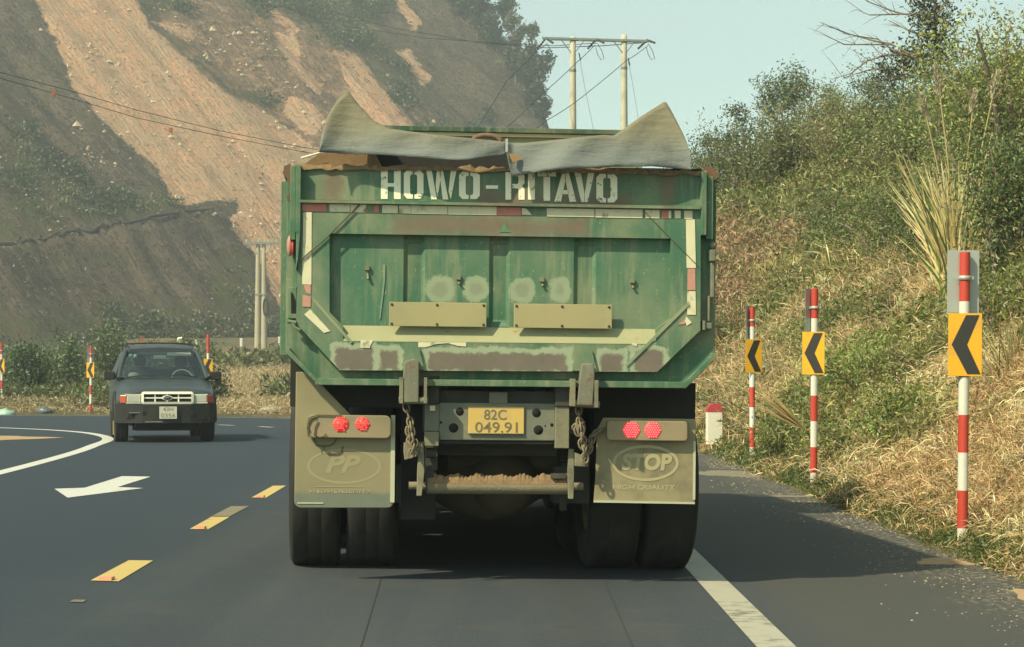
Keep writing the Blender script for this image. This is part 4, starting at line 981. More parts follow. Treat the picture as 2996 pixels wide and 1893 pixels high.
# dirt crust along the top of the board
m = MB(); rr = random.Random(4); pr = None; n = 90
for i in range(n):
    t = i/(n-1); x = 860+(2068-860)*t; y = 489+18*t; a = T(x, y, .03); h = .006+.018*max(0, rr.gauss(.5, .4))
    cur = [(a.x, .015, a.z-.004-rr.random()*.014), (a.x, .02, a.z+h), (a.x, .09, a.z+h*.8), (a.x, .12, a.z-.03)]
    if pr: k = len(m.v); m.add(pr+cur, [(0, 4, 5, 1), (1, 5, 6, 2), (2, 6, 7, 3)], True)
    pr = cur
m.build('dirt_crust', DIRT, truck)
m = MB(); pg(m, [(880, 487), (936, 448), (1100, 452), (1120, 492)], .14, .5); m.build('spilled_earth', DIRT, truck)
m = MB(); m.tube([T(881, 463, .1), T(937, 447, .1)], .007, 5); m.build('sheet_edge_bar', simple('pale_strip', (.6, .57, .4), .6), truck)
# torn rusty corner pieces
RUST = simple('rusty_plate', (.15, .085, .05), .9, var=.4, scale=16)
m = MB(); pg(m, [(826, 506), (836, 484), (850, 478), (850, 545), (846, 540), (838, 520)], .02, .05); pg(m, [(838, 574), (846, 568), (862, 574), (860, 590), (842, 588)], -.01, .03); m.build('torn_corner', RUST, truck)
m = MB(); pg(m, [(2052, 502), (2070, 484), (2098, 502), (2104, 516), (2090, 530), (2074, 518), (2060, 510)], .02, .05); pg(m, [(2084, 516), (2104, 520), (2090, 540), (2086, 560)], .03, .06); m.build('torn_corner', RUST, truck)
# --- rubber flaps standing on the tailgate
g = NB('grey_rubber_sheet', .75, spec=.25); X = g.xyz()
hm = g.sstep(g.math('ADD', X[2], g.math('MULTIPLY', g.noise(3, 5), .10)), T(1470, 440).z, T(1470, 330).z)
c = g.mix(g.noise(2.5, 6, .6, sc=(.6, 1, 3)), (.125, .145, .14), (.20, .225, .215)); c = g.mix(hm, c, g.mix(g.noise(4, 6), (.16, .155, .105), (.22, .205, .14)))
c = g.mix(g.sstep(g.noise(26, 4, .7), .70, .74), c, (.38, .38, .3)); c = g.mix(g.math('MULTIPLY', g.sstep(g.noise(6, 6, .7), .55, .75), .5), c, (.07, .075, .068)); g.col(c); g.bump(g.math('ADD', g.noise(6, 5, .6, sc=(.35, 1, 1.8)), g.math('MULTIPLY', g.noise(30, 4), .2)), .6, .03); RUB = g.m
def flap(top, bot, x0, x1, ox, oy, sc_, side):
    tx, ty = zip(*top); bx_, by_ = zip(*bot); V = []; nx_, nz_ = 80, 10
    for i in range(nx_+1):
        x = x0+(x1-x0)*i/nx_; yt_ = np.interp(x, tx, ty); yb_ = np.interp(x, bx_, by_)
        for k in range(nz_+1):
            f = k/nz_; y = yb_+(yt_-yb_)*f; hgt_ = (yb_-y)/sc_/521; u = i/nx_
            lean = -.11+.30*hgt_+.03*math.sin(u*7+side)+.014*math.sin(u*15)*(1-f)+.006*math.sin(u*21-f*4)
            V.append(tuple(T(ox+x/sc_, oy+y/sc_, lean)))
    F4 = [(i*(nz_+1)+k, (i+1)*(nz_+1)+k, (i+1)*(nz_+1)+k+1, i*(nz_+1)+k+1) for i in range(nx_) for k in range(nz_)]
    o = raw_mesh('rubber_flap', V, F4, RUB, truck, smooth=True); md = o.modifiers.new('th', 'SOLIDIFY'); md.thickness = .006; return o
flap([(370, 575), (380, 480), (410, 385), (440, 300), (480, 232), (520, 170), (560, 130), (595, 103), (615, 112), (700, 220), (800, 330), (860, 368), (900, 385), (940, 405), (1130, 430), (1370, 460), (1620, 485), (1880, 512)],
     [(370, 595), (650, 605), (940, 618), (1150, 632), (1300, 647), (1480, 657), (1600, 652), (1700, 640), (1885, 612)], 370, 1884, 800, 230, 2.7657, 0)
flap([(90, 518), (240, 520), (530, 490), (700, 472), (870, 455), (960, 460), (1000, 432), (1170, 310), (1375, 180), (1430, 272), (1480, 370), (1520, 450), (1550, 520), (1575, 610), (1585, 650), (1590, 700)],
     [(90, 600), (135, 792), (250, 768), (380, 745), (590, 727), (1000, 712), (1270, 706), (1400, 720), (1590, 737)], 90, 1588, 1450, 230, 2.7657, 2)
DSHADE = simple('dark_gap_shade', (.022, .022, .02), .85, var=.3)  # dark sheets added under the flaps, standing in for the shaded bed interior
for q in ([(985, 446), (1110, 448), (1300, 458), (1484, 446), (1488, 500), (990, 496)], [(1488, 470), (1560, 508), (1800, 490), (2052, 494), (2056, 510), (1490, 502)]): m = MB(); pg(m, q, .16, .19); m.build('gap_shade_sheet', DSHADE, truck)
m = MB(); pg(m, [(1488, 448), (1520, 456), (1530, 466), (1500, 474)], -.14, -.13); m.build('rust_patch', simple('orange_rust', (.33, .19, .09), .9), truck)
m = MB(); a = T(1482, 410, -.12); m.box((a.x-.006, -.14, T(1482, 452).z), (a.x+.006, -.12, T(1482, 414).z)); m.build('flap_clip', simple('bright_clip', (.4, .42, .4), .4), truck)
# --- side lamps and latches
m = MB(); c0 = T(848, 719, .03); m.sphere(c0, 1, 16, 10, (.018, .03, .058)); m.build('side_marker_lamp', simple('pink_lens', (.42, .20, .15), .5), truck)
m = MB(); c0 = T(857, 722, .02); m.sphere(c0, 1, 12, 8, (.010, .03, .045)); m.build('side_marker_lens', simple('red_lens', (.45, .06, .05), .3), truck)
m = MB(); bx(m, 2079, 730, 2093, 764, .0, .06); m.sphere(T(2087, 718, .03), .020, 10, 7); bx(m, 2080, 768, 2090, 870, .02, .05); m.build('side_marker_lamp', GREYST, truck, bevel=.004)
m = MB(); pg(m, [(841, 842), (868, 838), (868, 930), (841, 932)], .055, .07); bx(m, 842, 918, 869, 932, .0, .07); m.tube([T(842, 940, .0), T(866, 944, .0)], .012, 8); m.tube([T(856, 944, .0), T(862, 958, .0), T(878, 966, .0)], .012, 6); l_ = m.build('latch', GBODY, truck, bevel=.003)
m = MB(); pg(m, [(851, 853), (856, 858), (864, 880), (866, 925), (852, 925)], .05, .054); m.build('latch_slot', HOLE, l_)
m = MB(); bx(m, 2057, 938, 2064, 966, -.01, .07); bx(m, 2064, 944, 2083, 962, -.0, .07); bx(m, 2072, 866, 2077, 940, .02, .06); m.build('latch', GREYST, truck, bevel=.003)

# --- hinge arms
for s_, pts, pad, pl_ in ((0, [(1182, 1060), (1190, 1054), (1214, 1050), (1226, 1056), (1226, 1090), (1225, 1178), (1180, 1178), (1180, 1100)], [(1184, 1024), (1228, 1022), (1240, 1082), (1176, 1080)], [(1170, 1104, 1179, 1180), (1241, 1104, 1249, 1180)]),
                          (1, [(1702, 1066), (1712, 1063), (1736, 1064), (1740, 1076), (1740, 1110), (1734, 1188), (1688, 1186), (1696, 1110)], [(1682, 1024), (1732, 1026), (1746, 1088), (1674, 1084)], [(1673, 1108, 1683, 1188), (1740, 1112, 1750, 1192)])):
    m = MB(); pg(m, pts, -.085, -.02); a_ = m.build('hinge_arm', truck_paint('worn_hinge_paint%d' % s_, (.05, .13, .085), (.17, .165, .125), rust=.55, damt=(.3, .55)), truck, bevel=.006)
    m = MB(); pg(m, pad, -.02, .0); m.build('hinge_pad', GTAIL, a_)
    for q in pl_: m = MB(); bx(m, *q, -.09, .05); m.build('hinge_cheek', DUSTY, a_)
    p0_, p1_ = T(pl_[0][0]-3, pl_[0][3]-9, -.055), T(pl_[1][2]+4, pl_[1][3]-8, -.055); m = MB(); m.tube([p0_, p1_], .021, 10); m.build('hinge_pin', DUSTY, a_)
# --- chassis
m = MB()
for sx in (-.43, .35): m.box((sx, .12, .86), (sx+.09, 7.4, 1.12))
bx(m, 1243, 1100, 1285, 1180, .05, .12); bx(m, 1625, 1110, 1665, 1190, .05, .12)
m.build('chassis_rails', DKST, truck, bevel=.005)
m = MB(); bx(m, 1285, 1178, 1625, 1290, .08, .115); bx(m, 1243, 1180, 1285, 1263, .075, .12)
cmb = m.build('crossmember', GREYST, truck, bevel=.006)
for q in ((1242, 1263, 1284, 1305, .06, .12), (1625, 1190, 1665, 1312, .06, .12)): m = MB(); bx(m, *q); m.build('end_plate', DUSTY, cmb, bevel=.004)
m = MB(); bx(m, 1258, 1187, 1273, 1202, .055, .075); m.build('sticker', TAPEC, cmb)
for (x, y, r_) in ((1345, 1204, 12), (1327, 1252, 14), (1569.5, 1208, 13), (1575, 1258, 14), (1614.5, 1243, 5), (1595, 1246, 2.5), (1327+10, 1205, 2), (1290, 1236, 4)):
    m = MB(); c0 = T(x, y, .079); m.lathe([(.0001, .0785), (r_/521, .0785), (r_/521, .083)], 'y', 20, (c0.x, 0, c0.z)); m.build('round_hole', HOLE, cmb)
m = MB(); bx(m, 1432, 1147, 1485, 1180, .08, .14); m.build('plate_lamp', GREYST, cmb, bevel=.004)
m = MB(); m.box((-.43, .12, .98), (.43, .2, 1.1)); bx(m, 1290, 1290, 1620, 1300, .12, .5); m.build('rear_beam', DKST, truck)
PLY = simple('yellow_plate', (.60, .42, .12), .5, var=.07, scale=6, dirt=(.50, .37, .15), dscale=6); INK = simple('plate_ink', (.17, .14, .08), .7)
m = MB(); bx(m, 1371, 1190, 1533, 1270, .066, .08); lp = m.build('licence_plate', PLY, truck, bevel=.003)
for q in ((1371, 1190, 1533, 1193), (1371, 1267, 1533, 1270)): m = MB(); bx(m, *q, .063, .066); m.build('plate_rim', DUSTY, lp)
def text(s_, parent, mat, c, h, width=None, name='lettering', shear=0, bold=0, ext=.001, M=None):
    cu = bpy.data.curves.new(name, 'FONT'); cu.body = s_; cu.size = 1; cu.align_x = 'CENTER'; cu.align_y = 'CENTER'; cu.shear = shear; cu.offset = bold; cu.extrude = 0.02; cu.resolution_u = 3
    o = bpy.data.objects.new('tmp', cu); COL.objects.link(o); dg = bpy.context.evaluated_depsgraph_get(); dg.update(); me = bpy.data.meshes.new_from_object(o.evaluated_get(dg))
    bpy.data.objects.remove(o); bpy.data.curves.remove(cu)
    co = np.array([v.co[:] for v in me.vertices]); mn, mx_ = co.min(0), co.max(0); k = h/(mx_[1]-mn[1]); kx = (width/(mx_[0]-mn[0])) if width else k
    for v in me.vertices:
        x = (v.co.x-(mn[0]+mx_[0])/2)*kx; z = (v.co.y-(mn[1]+mx_[1])/2)*k; v.co = Vector((c[0]+x, c[1]-(v.co.z*ext*50), c[2]+z))
    me.materials.clear(); me.materials.append(mat); me.name = name
    return link(bpy.data.objects.new(name, me), parent)
c0 = T(1449, 1213, .066); text('82C', lp, INK, (c0.x, .065, c0.z), 30/521, 66/521, bold=.006)
c0 = T(1452, 1250, .066); text('049.91', lp, INK, (c0.x, .065, c0.z), 31/521, 125/521, bold=.006)
# --- mudflaps
g = NB('dusty_mudflap', .9, spec=.1); X = g.xyz(); n_ = g.noise(9, 6, .65)
c = g.mix(g.noise(3, 6), (.205, .185, .115), (.335, .30, .185)); zz = T(1000, 1448, .15).z
c = g.mix(g.sstep(g.math('ADD', X[2], g.math('MULTIPLY', g.noise(14, 5, .7, sc=(1, 1, .5)), .05)), zz+.055, zz+.02), c, g.mix(n_, (.125, .15, .12), (.20, .225, .175)))
g.col(c); g.bump(n_, .2, .005); FLAPL = g.m
FLAPR = simple('dusty_mudflap_tan', (.285, .25, .145), .9, var=.14, scale=5, dirt=(.19, .17, .105), dscale=4)
FRAISE = simple('raised_dusty_rubber', (.38, .345, .205), .9, var=.1); FRIM = simple('pale_rim', (.46, .47, .34), .8, var=.15)
def rrect(x0, y0, x1, y1, r_, n=5, top=False):
    P_ = [(x0, y0), (x1, y0)] if not top else []
    P_ = [(x0, y0), (x1, y0)]
    for i in range(n+1): a = i/n*math.pi/2; P_.append((x1-r_+r_*math.cos(a), y1-r_+r_*math.sin(a)))
    for i in range(n+1): a = math.pi/2+i/n*math.pi/2; P_.append((x0+r_+r_*math.cos(a), y1-r_+r_*math.sin(a)))
    return P_
m = MB(); pg(m, [(866, 1088), (905, 1088), (1034, 1222), (1153, 1224)]+rrect(861, 1190, 1153, 1486, 20)[2:], .15, .165); fl_ = m.build('mudflap', FLAPL, truck, bevel=.004)
for q in ((1144, 1215, 1154, 1470, .142, .15), (870, 1470, 946, 1474, .146, .15)): m = MB(); bx(m, *q); m.build('pale_edge', FRIM, fl_)
def oval(m, cx, cy, a, b, wid, d0, d1, seg_=44, open_=None):
    for i in range(seg_):
        t0, t1 = 2*math.pi*i/seg_, 2*math.pi*(i+1)/seg_
        if open_ and open_[0] < i/seg_ < open_[1]: continue
        pg(m, [(cx+a*math.cos(t0), cy+b*math.sin(t0)), (cx+a*math.cos(t1), cy+b*math.sin(t1)), (cx+(a-wid)*math.cos(t1), cy+(b-wid)*math.sin(t1)), (cx+(a-wid)*math.cos(t0), cy+(b-wid)*math.sin(t0))], d0, d1)
m = MB(); oval(m, 1007, 1364, 108, 52, 7, .1492, .15); m.build('logo_ring', simple('faint_raised_rubber', (.305, .275, .163), .9, var=.1), fl_)
c0 = T(1004, 1358, .15); text('PP', fl_, simple('faint_letters', (.30, .27, .16), .9, var=.1), (c0.x, .1499, c0.z), 52/515, 104/515, name='logo_letters', shear=.3, bold=.035)
m = MB(); rr = random.Random(9)
x = 905
while x < 1085:
    w_ = rr.choice([5, 7, 9]); pg(m, [(x, 1433), (x+w_*.4, 1433), (x+w_*.4, 1443), (x, 1443)], .148, .15); bx(m, x, 1433 if rr.random() < .5 else 1440, x+w_, 1435.5 if rr.random() < .5 else 1443, .148, .15); x += w_+4
bx(m, 920, 1424, 1060, 1426, .148, .15); m.build('worn_raised_line', FRAISE, fl_)
m = MB(); pg(m, [(1765, 1222), (2035, 1226), (2036, 1300), (2033, 1475), (1737, 1470), (1742, 1400), (1746, 1300), (1745, 1262)], .15, .165); fr_ = m.build('mudflap', FLAPR, truck, bevel=.003)
m = MB(); pg(m, [(1738, 1464), (2033, 1470), (2033, 1475), (1737, 1470)], .143, .15); m.build('pale_edge', FRIM, fr_); m = MB(); bx(m, 2029, 1290, 2034, 1462, .146, .15); m.build('pale_edge', FRIM, fr_)
m = MB(); oval(m, 1889, 1355, 97, 53, 8, .148, .15); m.build('logo_ring', FRAISE, fr_)
c0 = T(1893, 1352, .15); text('STOP', fr_, FRAISE, (c0.x, .1487, c0.z), 50/515, 150/515, name='logo_letters', shear=.12, bold=.045)
c0 = T(1885, 1427, .15); text('HIGH QUALITY', fr_, FRAISE, (c0.x, .1492, c0.z), 17/515, 184/515, name='logo_letters', bold=.02)
# --- tail lamps
LBOX = simple('dusty_lamp_housing', (.29, .235, .145), .85, var=.2, scale=6, dirt=(.22, .195, .125), dscale=5)
em = bpy.data.materials.new('lit_red_led'); em.use_nodes = True; bs = em.node_tree.nodes['Principled BSDF']; bs.inputs['Base Color'].default_value = (.6, .05, .04, 1); bs.inputs['Emission Color'].default_value = (1, .085, .09, 1); bs.inputs['Emission Strength'].default_value = 1.9
em2 = em.copy(); em2.name = 'lit_red_lens'; b2 = em2.node_tree.nodes['Principled BSDF']; b2.inputs['Emission Color'].default_value = (1, .012, .02, 1); b2.inputs['Emission Strength'].default_value = .85
emd = em.copy(); emd.name = 'dusty_red_led'; b3 = emd.node_tree.nodes['Principled BSDF']; b3.inputs['Emission Strength'].default_value = .5
emd2 = em2.copy(); emd2.name = 'dusty_red_lens'; b4 = emd2.node_tree.nodes['Principled BSDF']; b4.inputs['Emission Strength'].default_value = .28; b4.inputs['Base Color'].default_value = (.35, .12, .08, 1)
def lamp(x0, y0, x1, y1, r_, leds, d0, ma, mb_, keep=1.0):
    m = MB(); P_ = []
    for (cx, cy, a0) in ((x1-r_, y0+r_, -90), (x1-r_, y1-r_, 0), (x0+r_, y1-r_, 90), (x0+r_, y0+r_, 180)):
        for i in range(5): a = R(a0+i*22.5); P_.append((cx+r_*math.cos(a), cy+r_*math.sin(a)+(cx-x0)*.012))
    pg(m, P_, d0, .15); h_ = m.build('tail_lamp', LBOX, truck, bevel=.005); rr = random.Random(3)
    for (x, y, r2) in leds:
        c0 = T(x, y, d0); m = MB(); m.lathe([(.0001, d0-.004), (r2/521, d0-.003), (r2/521, d0)], 'y', 24, (c0.x, 0, c0.z)); l_ = m.build('lens', mb_, h_)
        m = MB()
        for i in range(-3, 4):
            for j in range(-3, 4):
                u = (i+.5*(j % 2))*.30; v = j*.27
                if u*u+v*v < .86 and rr.random() < keep: m.sphere((c0.x+u*r2/521, d0-.005, c0.z+v*r2/521), 1, 8, 5, (.0052, .004, .0052))
        m.build('leds', ma, l_)
    return h_
lamp(900, 1213, 1144, 1280, 16, [(997, 1241, 23), (1060, 1240, 21)], .095, emd, emd2, .8)
lamp(1776, 1230, 2012, 1288, 10, [(1847.5, 1258, 24), (1909, 1258, 24)], .10, em, em2)
m = MB(); rr = random.Random(2)
for ln in ([(902, 1278), (899, 1250), (903, 1222), (930, 1214), (1000, 1216)], [(905, 1262), (900, 1245), (910, 1225), (925, 1220)], [(917, 1275), (922, 1300), (935, 1304), (962, 1304), (975, 1297), (983, 1284), (988, 1281)],
           [(911, 1285), (925, 1300), (946, 1306), (948, 1316), (958, 1327), (974, 1329), (988, 1328), (998, 1318), (1003, 1306)], [(918, 1272), (935, 1280), (950, 1276), (952, 1268)], [(930, 1232), (922, 1250), (920, 1270), (924, 1282)]):
    dd_ = .143 if ln[0][1] > 1270 and ln[0][0] > 905 and ln[-1][1] > 1270 else .088
    m.tube([T(x, y, dd_) for x, y in ln], .0032, 5)
m.build('loose_wires', simple('dusty_wire', (.10, .085, .05), .8), truck)
# --- chains
def chain(pts, n, name='chain'):
    m = MB()
    for i in range(n):
        t = i/(n-1)*(len(pts)-1); k = min(int(t), len(pts)-2); a, b = T(*pts[k]), T(*pts[k+1]); p = a.lerp(b, t-k); d_ = (b-a).normalized()
        s_ = Vector((0, 1, 0)) if i % 2 else d_.cross(Vector((0, 1, 0))).normalized()
        m.tube([p+d_*.030*math.cos(th)+s_*.017*math.sin(th) for th in np.linspace(0, 2*math.pi, 11)], .0065, 6, caps=False)
    return m.build(name, simple('dusty_chain', (.19, .155, .10), .85, var=.3, scale=30), truck)
chain([(1189, 1192, .05), (1200, 1235, .03), (1204, 1262, .02), (1212, 1300, .02), (1204, 1325, .02)], 9)
chain([(1196, 1262, .04), (1200, 1300, .03), (1214, 1320, .03)], 6)
chain([(1693, 1200, .05), (1696, 1235, .03), (1700, 1260, .02), (1702, 1300, .02), (1712, 1340, .02)], 9)
chain([(1690, 1262, .05), (1686, 1248, .05), (1700, 1240, .04), (1706, 1275, .03), (1708, 1310, .03)], 8)
chain([(1712, 1345, .06), (1726, 1310, .08), (1734, 1275, .1), (1756, 1260, .12)], 8)
# --- hanging plates and the dirt-caked pipe
m = MB(); pg(m, [(1226, 1296), (1240, 1292), (1242, 1380), (1234, 1451), (1219, 1451), (1221, 1370)], .10, .13); pg(m, [(1182, 1295), (1196, 1296), (1200, 1320), (1226, 1312), (1224, 1334), (1184, 1346), (1181, 1320)], .08, .14); m.build('hanger_plate', DUSTY, truck, bevel=.003)
m = MB(); pg(m, [(1664, 1312), (1679, 1314), (1680, 1380), (1678, 1460), (1663, 1460), (1661, 1380)], .10, .13); pg(m, [(1682, 1324), (1720, 1338), (1722, 1366), (1682, 1364)], .08, .14); m.build('hanger_plate', DUSTY, truck, bevel=.003)
p0_, p1_ = T(1196, 1420, .2), T(1706, 1424, .2); pc = (p0_.z+p1_.z)/2
m = MB(); a, b = T(1250, 1415, .2), T(1665, 1418, .2); m.tube([(a.x, .2, pc), (b.x, .2, pc)], .046, 18); m.tube([(p0_.x, .2, pc), (p1_.x, .2, pc)], .022, 12)
pi_ = m.build('underrun_pipe', simple('dusty_pipe', (.225, .195, .125), .9, var=.25, scale=12, bump=.4), truck)
m = MB(); rr = random.Random(5); pr = None
for i in range(90):
    t = i/89; x = a.x+(b.x-a.x)*t; h = .012+.014*rr.random()+.008*math.sin(t*40); cur = [(x, .155, pc+.012), (x, .165, pc+.03+h*.3), (x, .19, pc+.044+h), (x, .22, pc+.044+h*.8), (x, .245, pc+.012)]
    if pr: m.add(pr+cur, [(k, 5+k, 6+k, 1+k) for k in range(4)])
    pr = cur
m.build('caked_dirt', DIRT, pi_)
m = MB(); bx(m, 1246, 1376, 1268, 1440, .17, .24); bx(m, 1614, 1386, 1656, 1400, .14, .26); bx(m, 1246, 1305, 1280, 1376, .2, .3); m.tube([T(1246, 1325, .15), T(1275, 1325, .15)], .03, 10); m.build('pipe_bracket', DKST, truck)
# --- axle, springs, wheels
AX = 1.32; lz = T(848, 1649, AX).z; rz_ = T(2035, 1667, AX).z; TYR = .53
lxo = T(848, 1640, AX).x; rxo = T(2006, 1655, AX).x
TYRE = simple('dusty_tyre_rubber', (.016, .016, .015), .85, var=.35, scale=5, dirt=(.045, .042, .034), dscale=4, damt=(.45, .8)); RIMM = simple('wheel_rim', (.12, .11, .08), .7, dirt=(.2, .18, .12))
def tyre_prof(r_, w_):
    h = w_/2; pr = [(r_*.56, -h*.78), (r_*.62, -h*.95), (r_*.80, -h), (r_*.93, -h*.97), (r_*.985, -h*.86)]
    pr += [(r_, -h*.80), (r_, -h*.30), (r_*.997, -h*.27), (r_*.997, -h*.23), (r_, -h*.20), (r_, h*.20), (r_*.997, h*.23), (r_*.997, h*.27), (r_, h*.30), (r_, h*.80)]
    return pr+[(r_*.985, h*.86), (r_*.93, h*.97), (r_*.80, h), (r_*.62, h*.95), (r_*.56, h*.78)]
def wheel(cx, y, cz, r_=TYR, w_=.315, out_=1):
    m = MB(); m.lathe(tyre_prof(r_, w_), 'x', 48, (0, 0, 0)); t_ = m.build('wheel', TYRE, truck); t_.location = (cx, y, cz)
    m = MB(); m.lathe([(r_*.57, -.13), (r_*.55, -.12*out_ if out_ > 0 else .12), (r_*.50, .02*out_), (r_*.2, .05*out_), (r_*.18, .11*out_), (.001, .12*out_)], 'x', 24); m.build('rim', RIMM, t_); return t_
def axz(x, y):                                   # keeps the tyres on the banked road
    wp = TM @ Vector((x, y, 0)); g_ = float(road_z(wp.x, wp.y)); return g_-wp.z
for ay, rr_ in ((AX, TYR), (AX+1.38, TYR)):
    for (xo, s_) in ((lxo, 1), (rxo, -1)):
        for k in (0, 1):
            cx = xo+s_*(.158+.345*k); wheel(cx, ay, TYR+axz(cx, ay)-.005, out_=-s_)
for xo, s_ in ((lxo, 1), (rxo, -1)): wheel(xo+s_*.2, 7.0, TYR+axz(xo+s_*.2, 7.0)-.005, out_=-s_)
zc = TYR-.0
AXM = simple('axle_casing', (.085, .075, .052), .8, var=.3, scale=8)
for ay in (AX, AX+1.38):
    m = MB(); m.tube([(lxo+.6, ay, zc), (-.42, ay, zc), (-.33, ay, zc), (-.24, ay, zc-.01), (-.14, ay, zc-.02), (.0, ay, zc-.03), (.14, ay, zc-.02), (.24, ay, zc-.01), (.33, ay, zc), (.42, ay, zc), (rxo-.6, ay, zc)], [.085, .095, .115, .155, .20, .225, .20, .155, .115, .095, .085], 20); m.build('axle_housing', AXM, truck)
m = MB(); dc = T(1478, 1440, AX-.25); m.sphere((dc.x, AX-.16, zc-.01), 1, 20, 12, (.21, .19, .20)); m.tube([(.35+dc.x, AX-.1, zc+.12), (-.35+dc.x, AX-.1, zc+.12)], .07, 10); m.build('differential', simple('dusty_casing', (.11, .085, .055), .85, var=.3, scale=8), truck)
m = MB()
for sx in (-.52, .42):
    for k in range(6): m.box((sx-.0, AX-.55+.07*k, zc+.12+.022*k), (sx+.10, AX+1.9-.07*k, zc+.138+.022*k))
    m.box((sx-.05, AX-.62, zc-.10), (sx+.16, AX-.35, zc+.12)); m.box((sx-.02, AX-.66, zc-.14), (sx+.02, AX-.6, zc+.02))
m.build('leaf_spring', DKST, truck)
m = MB(); m.tube([(0, AX, .6), (.02, AX+3.5, .8)], .05, 10); m.box((-.35, 3.6, .55), (.35, 5.4, 1.0)); m.box((-1.1, 3.4, .55), (-.6, 4.8, 1.05)); m.box((.6, 3.5, .5), (1.1, 4.5, 1.05)); m.build('drivetrain', DKST, truck)
# added panels that block sun and darken the space under the bed
m = MB(); m.box((lxo+.05, .55, 1.22), (rxo-.05, .60, 1.38)); m.box((lxo+.72, .95, .62), (lxo+.78, 3.6, 1.2)); m.box((rxo-.78, .95, .62), (rxo-.72, 3.6, 1.2)); m.box((-.36, .5, .72), (.36, .56, 1.1)); m.build('sun_block_panel', DKST, truck)
for xo in (lxo+.25, rxo-.45): m = MB(); m.box((xo, AX+.42, .16), (xo+.2, AX+.96, 1.15)); m.build('sun_block_panel', DKST, truck)  # added between the wheels to stop sun reaching the road
for x0 in (-1.12, .98): m = MB(); m.box((x0, 3.15, .10), (x0+.14, 6.5, 1.15)); m.build('sun_block_skirt', DKST, truck)  # added along both sides to keep sun stripes off the road
m = MB(); bx(m, 1742, 1118, 2034, 1262, .42, .46); BG = simple('black_shade_panel', (.02, .02, .018), .9, var=.2); m.build('shade_backing', BG, truck); m = MB(); m.box((lxo+.02, .30, 1.0), (lxo+.72, .34, 1.3)); m.build('shade_backing', BG, truck); m = MB(); m.box((lxo+.66, .42, .35), (lxo+.86, .46, 1.2)); m.build('sun_block_panel', BG, truck)  # black panels standing in for shade behind the mudflaps; the last blocks sun
# --- cab, hidden behind the bed
m = MB(); m.prism([Vector((-1.15, 5.75, .75)), Vector((-1.15, 7.75, .75)), Vector((-1.15, 7.8, 1.9)), Vector((-1.15, 7.6, 2.85)), Vector((-1.15, 6.0, 2.9)), Vector((-1.15, 5.75, 2.8))], (2.3, 0, 0)); cb = m.build('cab', GBODY, truck, bevel=.05)
GLS = simple('dark_glass', (.02, .03, .03), .08, var=.1)
m = MB(); m.box((-1.0, 7.66, 2.0), (1.0, 7.83, 2.6)); m.box((-1.16, 6.5, 2.0), (-1.14, 7.5, 2.6)); m.box((1.14, 6.5, 2.0), (1.16, 7.5, 2.6)); m.build('cab_windows', GLS, cb)
m = MB(); m.box((-1.2, 7.6, .45), (1.2, 7.95, .8)); m.build('front_bumper', DKST, truck, bevel=.03)
# ============================================================ THE OLD SUV
SY = 34.6; sx_ = (487-CX)*SY/F
suv = empty('suv', (sx_, SY, float(road_z(sx_, SY))+.0), (0, 0, R(12.4)), 'dark blue grey SUV with chrome grille coming round the bend, lights off', 'SUV')
g = NB('dark_car_paint', .28, spec=.6); c = g.mix(g.noise(3, 6), (.030, .043, .049), (.042, .056, .062)); X = g.xyz()
c = g.mix(g.sstep(g.math('ADD', X[2], g.math('MULTIPLY', g.noise(5, 5), .35)), .80, .40), c, (.085, .075, .055)); g.col(c); g.rough(g.mix(g.noise(6, 5), (.25,)*3, (.5,)*3)); CARP = g.m
CHR = simple('chrome', (.85, .83, .70), .3, .15, var=.05); BPL = simple('black_bumper_plastic', (.010, .011, .011), .6, var=.25, scale=5, dirt=(.022, .022, .019), dscale=3)  # chrome: bright sky reflection put into a pale base colour
def loft(m, secs, smooth=True):
    n = len(secs[0]); vs = [p for s_ in secs for p in s_]
    fs = [(i*n+k, i*n+k+1, (i+1)*n+k+1, (i+1)*n+k) for i in range(len(secs)-1) for k in range(n-1)]
    m.add(vs, fs, smooth); m.add(secs[0], [tuple(range(n))]); m.add(secs[-1], [tuple(range(n))[::-1]])
def sec(y, hw, zb, zt, cr=.03, sh=.10):
    h = [(hw*.93, zb), (hw, zb+.16), (hw+.005, (zb+zt)/2), (hw-.015, zt-sh), (hw-.06, zt-.035), (hw*.72, zt), (hw*.35, zt+cr)]
    return [(-x, y, z) for x, z in h]+[(0, y, zt+cr*1.15)]+[(x, y, z) for x, z in h[::-1]]
m = MB()
loft(m, [sec(.02, .70, .60, .84), sec(.06, .77, .52, .875), sec(.22, .815, .48, .90), sec(.5, .83, .44, .955), sec(.9, .84, .42, 1.02), sec(1.2, .85, .40, 1.07, .02), sec(1.4, .855, .38, 1.10, .0), sec(3.0, .86, .38, 1.11, .0), sec(4.4, .85, .40, 1.10, .0), sec(4.62, .80, .45, 1.05, .0)])
body = m.build('body', CARP, suv)
m = MB(); m.box((-.55, -.0, 1.0), (.55, .01, 1.01)) if False else None
